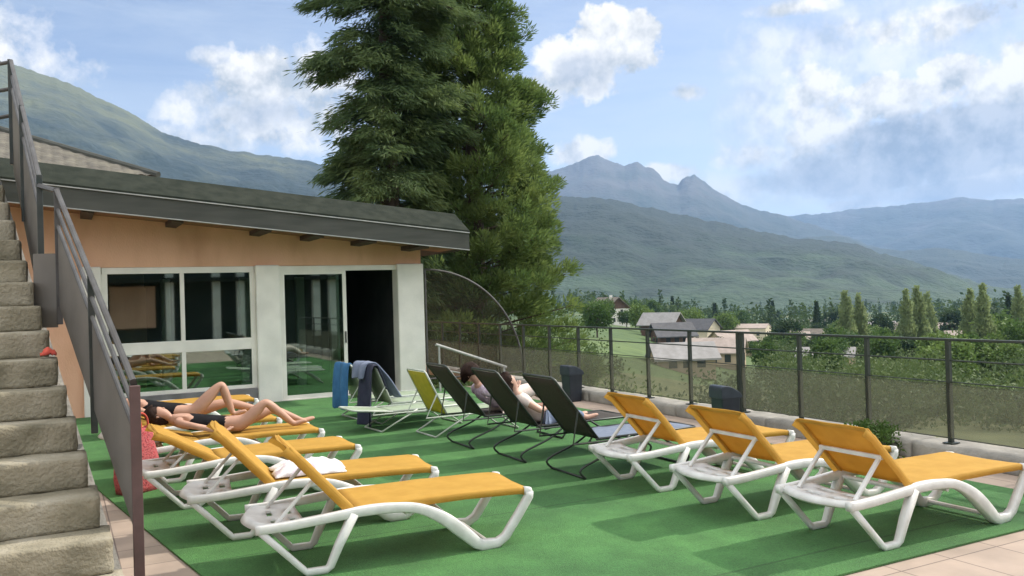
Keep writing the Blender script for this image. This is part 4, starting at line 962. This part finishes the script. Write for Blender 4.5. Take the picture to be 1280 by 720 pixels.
person('person', (4.18, 8.64), 0, K, 'brown haired person in a lilac patterned top looking down in a mesh lounger', skin2_m, hair_dark, top=lilac_cloth, trousers=beige_cloth, hairlen=.06)
K = recline(.04, .335, R(50), .22, .46, ycm,
            {'n': (.50, ycm - .10, .50), 'f': (.50, ycm + .11, .49)}, {'n': (.80, ycm - .10, .40), 'f': (.80, ycm + .10, .40)},
            {'n': ((.06, ycm - .24, .56), (.24, ycm - .12, .57), (.31, ycm - .06, .58)), 'f': ((.06, ycm + .25, .56), (.24, ycm + .12, .57), (.31, ycm + .06, .58))}, (.75, .1, .6), lift=.12)
person('person', (4.275, 7.62), 0, K, 'person in a pale beige top and blue trousers reclining beside the one in lilac', skin2_m, hair_dark, top=beige_cloth, trousers=jeans, hairlen=.04).scale = (.86, .86, .90)
t = MB(); t.box(-.09, .09, -.065, .065, 0, .02); o = t.build('book', red_plain, None, bevel=.004); o.location = (4.275 + .33, 7.62 + .27, .016 + .60); o.rotation_euler = (0, R(-35), R(10)); tag(o, 'red book held by the person in blue trousers', 'book')

# ------------------------------------------------------------------ big conifers
def conifer(name, X, Z, ztop, zbot, Rf, fol, label, kind, nb, seed, droop, lf, lw, per):
    g_ = np.random.default_rng(seed)
    x, y = W(X, Z); root = tag(empty(name, (x, y, zbot)), label, 'conifer tree')
    H_ = ztop - zbot
    lean = g_.uniform(-.3, .3, 2) * .3
    t = MB(); pts = [(lean[0] * (k / 8) ** 2, lean[1] * (k / 8) ** 2, H_ * k / 8) for k in range(9)]; t.sweep(pts, [.42 * (1 - k / 8.3) + .03 for k in range(9)], 10); t.build('trunk', bark, root, smooth=True)
    br = MB(); PP, DD, LL = [], [], []
    for i in range(nb):
        f = (i + g_.uniform(0, 1)) / nb; f = f ** .93; zz = H_ * (.03 + .955 * f)
        Rr = Rf(zbot + zz, g_) ; a = g_.uniform(0, 2 * math.pi)
        Rr *= (.72 + .38 * g_.uniform() ** .8) * (1 + .16 * math.sin(a * 3 + zz * .7) + .10 * math.sin(a * 5 - zz * 1.3))
        if Rr < .15: continue
        d = np.array([math.cos(a), math.sin(a), 0]); n = 7; c = []
        for k in range(n + 1):
            s_ = k / n
            c.append(np.array([0, 0, zz]) + d * Rr * s_ + np.array([0, 0, 1]) * Rr * (droop[0] * s_ + droop[1] * s_ * s_))
        if Rr > 1 and i % 2 == 0: br.sweep([tuple(p) for p in c], [.05 * (1 - .8 * k / n) for k in range(n + 1)], 5)
        side = np.array([-d[1], d[0], 0]); up_ = np.array([0, 0, 1.0]); nc = max(3, int(per * Rr)); lv = 58
        for q in range(nc):
            if kind == 'spray':
                s0 = g_.uniform(.25, 1.0) ** .5; off = g_.normal() * .20 * Rr * (1.15 - .7 * s0)
                cc = c[0] + d * Rr * s0 + side * off + up_ * (Rr * (droop[0] * s0 + droop[1] * s0 * s0) + g_.normal() * .10)
                ax = d * .65 + side * np.sign(off) * .35 + up_ * .62; ax /= np.linalg.norm(ax); rd = .15 * (1 + .5 * g_.uniform())
                v = g_.normal(size=(lv, 3)); v /= np.linalg.norm(v, axis=1, keepdims=True); p = cc + v * rd * g_.uniform(.35, 1.05, (lv, 1)) ** .6
                dd_ = ax * 1.0 + v * .75 + g_.normal(size=(lv, 3)) * .15
            else:
                s0 = g_.uniform(.08, 1.0) ** .7; off = g_.normal() * .17 * Rr * (1.25 - s0)
                cc = c[0] + d * Rr * s0 + side * off + up_ * (Rr * (droop[0] * s0 + droop[1] * s0 * s0) + g_.normal() * .045)
                ax = d * .9 + side * np.sign(off) * .55 + up_ * (-.15 - .35 * s0); ax /= np.linalg.norm(ax)
                p = cc + g_.normal(size=(lv, 3)) * np.array([.20, .20, .05]) + ax * g_.uniform(-.1, .15, (lv, 1))
                dd_ = ax + g_.normal(size=(lv, 3)) * np.array([.32, .32, .22]) + up_ * -.12
            PP.append(p); DD.append(dd_); LL.append(lf * g_.uniform(.5, 1.35, lv))
    br.build('limb', bark, root)
    PP, DD, LL = np.concatenate(PP), np.concatenate(DD), np.concatenate(LL)
    leaf_mesh('crown', PP, DD, LL, LL * lw, fol, root)
    return len(PP)
def R_seq(z, g_): return float(np.interp(z, [-6, 2.2, 5.2, 8.1, 12, 19], [3.5, 3.2, 2.75, 2.25, 1.15, .1]))
def R_pine(z, g_):
    b = float(np.interp(z, [-6, 2, 5, 7, 8, 10, 13, 19], [2.1, 2.0, 1.75, 1.7, 2.0, 2.2, 2.1, .3]))
    return b * (1.0 if z < 7 else g_.choice([.75, 1.0, 1.18]))
nl = conifer('giant_sequoia', -1.22, 30, 18.5, -4.6, R_seq, fol_sequoia, 'tall bright green feathery conifer, the one nearer the valley', 'spray', 760, 5, (.20, .02), .20, .19, 4.3)
nl += conifer('fir_tree', -3.75, 27, 20, -4.4, R_pine, fol_pine, 'tall dark conifer with drooping ragged branches behind the pavilion roof', 'fan', 330, 9, (.16, -.50), .27, .13, 8.8)

# ------------------------------------------------------------------ broadleaf trees, bushes
def crown_pts(g_, n, rx, ry, rz, clumps, spread, shell=.55):
    C = g_.normal(size=(clumps, 3)); C /= np.linalg.norm(C, axis=1, keepdims=True); C *= (shell + (1 - shell) * g_.uniform(size=(clumps, 1)) ** .5)
    C[:, 2] = np.maximum(C[:, 2], -.85)
    k = g_.integers(0, clumps, n); P = C[k] + g_.normal(size=(n, 3)) * spread
    P *= np.array([rx, ry, rz]); D = g_.normal(size=(n, 3)) + C[k] * .8 + np.array([0, 0, .3]); return P, D
def tree_proto(kind, seed):
    g_ = np.random.default_rng(seed); root = empty(kind)
    if kind == 'poplar_tree':
        H_ = 14.0; PP, DD = [], []
        for q in range(7):
            a0 = q * 2.4 + seed; ro = (.0 if q == 0 else g_.uniform(.5, 1.3)); hh = H_ * (1 if q == 0 else g_.uniform(.6, 1.0)); n = 620
            s_ = g_.uniform(.05, 1, n); r_ = .78 * np.sin(np.pi * np.clip(s_ * .80 + .17, 0, 1)) ** .55 * np.sqrt(g_.uniform(.05, 1, n)) * (1 + .45 * np.sin(s_ * 19 + q * 2)); a = g_.uniform(0, 2 * np.pi, n)
            PP.append(np.stack([ro * math.cos(a0) * (1 - .45 * s_) + r_ * np.cos(a), ro * math.sin(a0) * (1 - .45 * s_) + r_ * np.sin(a), s_ * hh], 1)); DD.append(np.stack([np.cos(a) * .5, np.sin(a) * .5, np.ones(n)], 1) + g_.normal(size=(n, 3)) * .3)
        PP, DD = np.concatenate(PP), np.concatenate(DD)
        leaf_mesh('crown', PP, DD, g_.uniform(.35, .75, len(PP)), .3, fol_pop, root); th_, tr = 3, .2
    elif kind == 'spruce_tree':
        H_ = 15.0; n = 2200; s_ = g_.uniform(.04, 1, n) ** 1.0; lay = (1 - .35 * ((s_ * 11) % 1)); r_ = 2.7 * (1 - s_) * lay * np.sqrt(g_.uniform(.2, 1, n)); a = g_.uniform(0, 2 * np.pi, n)
        P = np.stack([r_ * np.cos(a), r_ * np.sin(a), s_ * H_], 1); D = np.stack([np.cos(a), np.sin(a), -.25 * np.ones(n)], 1) + g_.normal(size=(n, 3)) * .3
        leaf_mesh('crown', P, D, g_.uniform(.5, 1.0, n), .28, fol_dark, root); th_, tr = 3, .22
    else:
        mt = {'broadleaf_tree': fol_mid, 'light_tree': fol_light, 'dark_tree': fol_dark}[kind]
        P, D = crown_pts(g_, 2600, 3.4, 3.4, 3.2, 34, .20); P[:, 2] += 5.4
        leaf_mesh('crown', P, D, g_.uniform(.45, .95, 2600), .42, mt, root); th_, tr = 5, .25
    t = MB(); t.sweep([(0, 0, -1), (.05, 0, th_ * .5), (0, .08, th_)], [tr, tr * .75, tr * .5], 8)
    if kind not in ('poplar_tree', 'spruce_tree'):
        for k in range(4):
            a = k * 1.6 + seed; t.sweep([(0, 0, 3 + k * .3), (1.0 * math.cos(a), 1.0 * math.sin(a), 4.6), (1.8 * math.cos(a), 1.8 * math.sin(a), 6.2)], [.12, .08, .03], 6)
    t.build('trunk', bark, root); return root
protos = {}
def tree(kind, px, D, h, label, group, wide=1.0, sink=0.0):
    x, y = far(px, D); z = terr(x, y) - sink
    key = (kind, len([1 for k in protos if k[0] == kind]) if len([1 for k in protos if k[0] == kind]) < 2 else random.randint(0, 1))
    if key not in protos:
        r_ = tree_proto(kind, 17 + 5 * len(protos)); protos[key] = r_
    else: r_ = copy_tree(protos[key])
    base = {'poplar_tree': 14.0, 'spruce_tree': 15.0}.get(kind, 8.6); s_ = h / base
    r_.location = (x, y, z); r_.scale = (s_ * wide, s_ * wide, s_); r_.rotation_euler = (0, 0, random.uniform(0, 6.28))
    tag(r_, label, 'tree', group); return r_
gp = 'poplars standing beyond the railing'
for px, D, h, lab in ((1056, 205, 15.0, 'slender pale poplar just beyond the railing, first of the poplars from the cream house'), (1073, 210, 14.5, 'slender pale poplar close against the first poplar'),
                      (1132, 190, 14.5, 'tall poplar of the dense middle group beyond the railing'), (1146, 200, 15.5, 'tallest poplar of the dense middle group beyond the railing'),
                      (1212, 185, 14.0, 'leafy poplar of the last group beyond the railing, thinner one'), (1228, 175, 14.5, 'leafy poplar of the last group beyond the railing, fuller one'), (1160, 240, 15.5, 'poplar at the back of the dense middle group'), (1272, 200, 15, 'poplar at the edge of the view beyond the railing')):
    tree('poplar_tree', px, D, h, lab, gp, 1.15)
gt = 'trees among the valley houses'
spec = [('light_tree', 800, 230, 7, 'round pale tree beside the chalet with the white gable'), ('broadleaf_tree', 785, 330, 10, 'green tree behind the chalet with the white gable'), ('light_tree', 862, 270, 9, 'round light green tree behind the dark roofed chalet'),
        ('light_tree', 905, 300, 10, 'light green tree before the cream house with small windows'), ('spruce_tree', 893, 420, 15, 'dark spruce behind the light green trees'), ('dark_tree', 985, 230, 8, 'dark tree among the houses under the wooded hill'),
        ('spruce_tree', 1020, 330, 15, 'spruce standing left of the first poplars'), ('dark_tree', 1100, 300, 9, 'dark tree between the first and middle poplars'), ('broadleaf_tree', 1105, 170, 6, 'low leafy tree between the first and middle poplars'),
        ('broadleaf_tree', 1240, 240, 10, 'broad tree beside the last poplars'), ('dark_tree', 1190, 300, 10, 'dark tree behind the middle poplars'), ('broadleaf_tree', 955, 140, 4.5, 'low leafy tree in front of the cream house'),
        ('spruce_tree', 965, 480, 17, 'tall spruce behind the cream house'), ('spruce_tree', 840, 520, 17, 'spruce at the wood edge above the dark chalet'), ('spruce_tree', 1260, 330, 16, 'dark spruce at the edge of the view'),
        ('broadleaf_tree', 745, 150, 6, 'green tree close below the conifers beside the meadow'), ('dark_tree', 1050, 420, 12, 'dark tree behind the first poplars'), ('broadleaf_tree', 925, 420, 11, 'green tree behind the cream house roof'),
        ('broadleaf_tree', 815, 420, 11, 'green tree on the slope behind the chalets'), ('dark_tree', 1150, 420, 12, 'dark tree far behind the middle poplars'), ('broadleaf_tree', 1010, 170, 5, 'low tree beside the house with the long pale roof'), ('light_tree', 1180, 150, 5.5, 'low pale tree between the middle and last poplars'), ('broadleaf_tree', 1265, 150, 7, 'leafy tree low at the edge of the view')]
for k_, px, D, h, lab in spec: tree(k_, px, D, h, lab, gt)

gs_ = random.Random(21)
for k in range(56):
    px = gs_.uniform(965, 1300) if k < 20 or k >= 42 else gs_.uniform(885, 1300) if k < 26 else gs_.uniform(742, 870) if k < 36 else gs_.uniform(805, 960); D = gs_.uniform(130, 380) if k < 26 else gs_.uniform(110, 240) if k >= 42 else gs_.uniform(260, 460) if k < 36 else gs_.uniform(118, 260)
    tree(gs_.choice(['broadleaf_tree', 'light_tree', 'dark_tree', 'broadleaf_tree']), px, D, gs_.uniform(4.5, 8.5) if k < 36 else gs_.uniform(2.6, 4.0) if k < 42 else gs_.uniform(4.0, 7.0), 'small round leafy tree scattered on the valley floor beyond the railing', 'small trees scattered on the valley floor', gs_.uniform(.9, 1.3))

# far wood on the valley floor: one mass
g_ = np.random.default_rng(3); PP, DD, LL = [], [], []
for k in range(620):
    px = g_.uniform(690, 1420); D = 430 + 1150 * g_.uniform() ** 1.2
    x, y = far(px, D); z = terr(x, y)
    if mnoise.noise(Vector((x * .006, y * .006, 4))) < -.18: continue
    h = g_.uniform(8, 16); n = 110; con = g_.uniform() < .4
    if con:
        s_ = g_.uniform(0, 1, n); r_ = h * .2 * (1 - s_) * g_.uniform(.3, 1, n); a = g_.uniform(0, 6.28, n); P = np.stack([r_ * np.cos(a), r_ * np.sin(a), s_ * h * 1.15], 1)
    else:
        P, _ = crown_pts(g_, n, h * .42, h * .42, h * .46, 9, .25); P[:, 2] += h * .5
    PP.append(P + np.array([x, y, z])); DD.append(g_.normal(size=(n, 3)) + np.array([0, 0, .5])); LL.append(g_.uniform(1.2, 2.6, n))
fw_o = leaf_mesh('far_wood', np.concatenate(PP), np.concatenate(DD), np.concatenate(LL), np.concatenate(LL) * .6, leaf_mat('wood_foliage', (.03, .062, .022), (.085, .13, .035), (.055, .09, .028), .02))
tag(fw_o, 'dark mixed wood covering the valley floor', 'wood', kind='stuff')

PP, DD, LL = [], [], []
for k in range(1900):
    px = g_.uniform(640, 1420); D = 60 + 420 * g_.uniform() ** 1.2
    x, y = far(px, D); z = terr(x, y)
    m_ = mnoise.noise(Vector((x * .03, y * .03, 9)))
    if m_ < -.14 or (px < 790 and D > 90) or (px < 965 and 100 < D < 300): continue
    h = g_.uniform(.8, 2.2) * (1 + 1.1 * min(1, D / 250)); n = 240
    P, _ = crown_pts(g_, n, h * 1.0, h * 1.0, h * .75, 9, .22); P[:, 2] += h * .45
    PP.append(P + np.array([x, y, z])); DD.append(g_.normal(size=(n, 3)) + np.array([0, 0, .6])); LL.append(g_.uniform(.2, .42, n) * (.75 + D / 200))
sc_o = leaf_mesh('scrub', np.concatenate(PP), np.concatenate(DD), np.concatenate(LL), np.concatenate(LL) * .55, leaf_mat('scrub_foliage', (.05, .09, .028), (.11, .15, .05), (.075, .115, .036), .04))
tag(sc_o, 'mixed green scrub on the slope and between the valley houses', 'scrub', kind='stuff')

def bush(loc, rx, rz_, m, label, n, seed, lf, group=None, name='bush'):
    g2 = np.random.default_rng(seed); root = tag(empty(name, loc), label, 'bush', group)
    P, D = crown_pts(g2, n, rx, rx, rz_, 22, .22); P[:, 2] = P[:, 2] * .8 + rz_ * .75; P[:, 2] = np.maximum(P[:, 2], .0)
    leaf_mesh('foliage', P, D, g2.uniform(.6, 1.3, n) * lf, lf * .45, m, root)
    t = MB()
    for k in range(7):
        a = k * .9; t.sweep([(0, 0, -.1), (rx * .35 * math.cos(a), rx * .35 * math.sin(a), rz_ * .7), (rx * .7 * math.cos(a), rx * .7 * math.sin(a), rz_ * 1.2)], [rx * .03, rx * .02, rx * .008], 5)
    t.build('stem', bark, root); return root
bush((7.12, 5.95, 0), .25, .19, fol_mid, 'small dark bush growing against the kerb behind a lounger', 2200, 2, .05)
gb = 'bushes on the slope behind the railing netting'
for px, D, rx, rz_, m, lab in ((930, 21, 1.3, 1.5, fol_olive, 'olive bush behind the netting next to the middle lounger bin'), (1130, 17, 1.5, 1.7, fol_olive, 'large olive bush behind the netting between the last two posts in view'),
                               (1052, 24, 1.0, 1.8, fol_dark, 'dark upright bush behind the netting under the first poplars'), (1245, 15, 1.3, 1.7, fol_olive, 'olive bush behind the netting at the edge of the view'),
                               (800, 26, 1.8, 1.6, fol_mid, 'green bush behind the netting between the two bins'), (690, 26, 2.0, 2.2, fol_dark, 'dark bush behind the netting at the foot of the bright conifer'), (590, 22, 2.0, 2.6, fol_pine, 'dark shrub seen through the quarter circle screen'),
                               (545, 24, 2.0, 3.0, fol_dark, 'dark shrub against the pavilion wall behind the quarter circle screen'), (730, 40, 2.5, 2.6, fol_light, 'bright green bush beyond the railing beside the conifers')):
    x, y = far(px, D); bush((x, y, terr(x, y)), rx, rz_, m, lab, 2200, int(px), .16 if D < 30 else .25, gb)

# ------------------------------------------------------------------ valley houses
tile_brown = mat('brown_roof', (.20, .17, .135), (.14, .118, .095), 1.2, .9); tile_grey = mat('grey_roof', (.28, .27, .26), (.22, .21, .20), 1.2, .85); tile_dark = mat('slate_roof', (.09, .09, .095), (.065, .065, .07), 1.2, .8)
tile_pink = mat('pale_roof', (.38, .31, .27), (.30, .245, .21), 1.2, .85)
w_cream = mat('cream_wall', (.62, .54, .40), (.55, .47, .35), .8, .9); w_white = mat('white_wall', (.72, .69, .62), (.64, .61, .55), .8, .9); w_wood = mat('timber_wall', (.12, .07, .045), (.085, .05, .03), 1.5, .9); w_tan = mat('tan_wall', (.46, .36, .25), (.40, .31, .21), .8, .9)
win_m = mat('house_window', (.03, .035, .04), None, rough=.2)
def house(px, D, w_, d_, hw, hr_, rz, wm, rm_, label, gable=None, wins=(3, 2), ov=.5, chim=False):
    x, y = far(px, D); root = tag(empty('house', (x, y, terr(x, y)), rz), label, 'house', 'houses in the valley')
    t = MB(); t.box(-w_ / 2, w_ / 2, -d_ / 2, d_ / 2, -2, hw); t.build('wall', wm, root)
    t = MB()
    for s_ in (-1, 1): t.add([(s_ * w_ / 2, -d_ / 2, hw), (s_ * w_ / 2, d_ / 2, hw), (s_ * w_ / 2, 0, hw + hr_)], [(0, 1, 2)])
    gf_ = t; [MB().add(gf_.v[3 * q:3 * q + 3], [(0, 1, 2)]).build('gable', gable or wm, root, solid=.1) for q in (0, 1)]
    t = MB(); sl_ = hr_ / (d_ / 2)
    for s_ in (-1, 1):
        t.hexa([(-w_ / 2 - ov, s_ * (d_ / 2 + ov), hw - sl_ * ov), (w_ / 2 + ov, s_ * (d_ / 2 + ov), hw - sl_ * ov), (w_ / 2 + ov, 0, hw + hr_), (-w_ / 2 - ov, 0, hw + hr_), (-w_ / 2 - ov, s_ * (d_ / 2 + ov), hw - sl_ * ov + .22), (w_ / 2 + ov, s_ * (d_ / 2 + ov), hw - sl_ * ov + .22), (w_ / 2 + ov, 0, hw + hr_ + .22), (-w_ / 2 - ov, 0, hw + hr_ + .22)])
    rf = t.build('roof', rm_, root)
    if chim: t = MB(); t.box(w_ * .2, w_ * .2 + .7, -.9, -.2, hw + hr_ * .4, hw + hr_ + .9); t.build('chimney', wm, rf)
    fl_ = max(1, int(hw / 2.6)); wk = min(1, (hw - .35) / 2.2)
    for f_ in range(fl_):
        for k in range(wins[0]):
            xx = -w_ / 2 + w_ * (k + 1) / (wins[0] + 1); t = MB(); t.box(xx - .5, xx + .5, -d_ / 2 - .04, -d_ / 2 + .1, .9 * wk + f_ * 2.7, 2.2 * wk + f_ * 2.7); t.build('window', win_m, root)
        for k in range(wins[1]):
            yy = -d_ / 2 + d_ * (k + 1) / (wins[1] + 1); t = MB()
            t.box(-w_ / 2 - .04, -w_ / 2 + .1, yy - .5, yy + .5, .9 * wk + f_ * 2.7, 2.2 * wk + f_ * 2.7); t.build('window', win_m, root)
            t = MB(); t.box(w_ / 2 - .1, w_ / 2 + .04, yy - .5, yy + .5, .9 * wk + f_ * 2.7, 2.2 * wk + f_ * 2.7); t.build('window', win_m, root)
    return root
# local -y faces the viewer when rz = -azimuth
def face(px): return -azel(px, 365)[0]
house(760, 290, 12, 9, 5.2, 3.6, face(760) + R(-60), w_white, tile_brown, 'white chalet with dark timber gable and brown roof on the green slope', gable=w_wood, ov=1.0, chim=True)
house(838, 190, 7.5, 6, 2.8, 2.2, face(838) + R(20), w_wood, tile_dark, 'small dark timber chalet with wide eaves beyond the railing', ov=.9)
house(826, 210, 8, 6, 4.2, 2.2, face(826) + R(-25), w_wood, tile_grey, 'dark chalet with grey roof just behind the small one', ov=.9)
house(850, 108, 6.8, 5.6, 1.8, 1.5, face(848) + R(12), w_tan, tile_grey, 'nearest house, long pale grey roof cut by the railing', ov=.6)
house(893, 150, 9, 6.5, 2.6, 2.0, face(885) + R(-8), w_tan, tile_pink, 'low tan house with pale pinkish roof next to the nearest house', ov=.5)
house(940, 300, 10, 8, 6.0, 1.2, face(940) + R(-14), w_cream, tile_pink, 'cream two storey house with small square windows', wins=(3, 2), ov=.2)
house(985, 250, 10, 7, 3.2, 2.0, face(985) + R(15), w_tan, tile_pink, 'tan house with pale roof between the cream house and the poplars', ov=.5)
house(1030, 160, 9, 5, 2.4, 1.2, face(1030) + R(-6), w_tan, tile_grey, 'low house with long pale flat roof before the first poplars', ov=.4)
house(1045, 520, 16, 9, 4, 2.6, face(1045), w_cream, tile_grey, 'distant pale roofed house behind the first poplars')
house(1000, 480, 12, 9, 4, 3, face(1000) + R(30), w_white, tile_grey, 'distant white house in the wood')
house(1100, 430, 12, 8, 4, 2.4, face(1100) + R(20), w_cream, tile_grey, 'distant grey roofed house between the poplar groups')
house(1185, 360, 11, 8, 4, 2.4, face(1185) + R(-20), w_cream, tile_pink, 'distant cream house behind the middle poplars')
house(1122, 330, 9, 8, 4, 2.4, face(1122) + R(-30), w_tan, tile_brown, 'distant tan house partly hidden by the middle poplars')
house(912, 215, 9, 7, 3.4, 2.2, face(912) + R(35), w_tan, tile_pink, 'tan house with its gable turned to the railing below the cream house', ov=.5, wins=(2, 1))
house(872, 240, 9, 7, 4.4, 2.4, face(872) + R(-30), w_cream, tile_dark, 'cream house with dark roof behind the round light green tree', ov=.6, wins=(2, 1))
house(1008, 290, 10, 7, 3.4, 2.2, face(1008) + R(-25), w_cream, tile_brown, 'cream house with brown roof just before the first poplars', ov=.5, wins=(2, 1))
house(1205, 270, 10, 7, 3.2, 2.2, face(1205) + R(15), w_white, tile_pink, 'white house with pale roof between the middle and last poplars', ov=.5, wins=(3, 1))
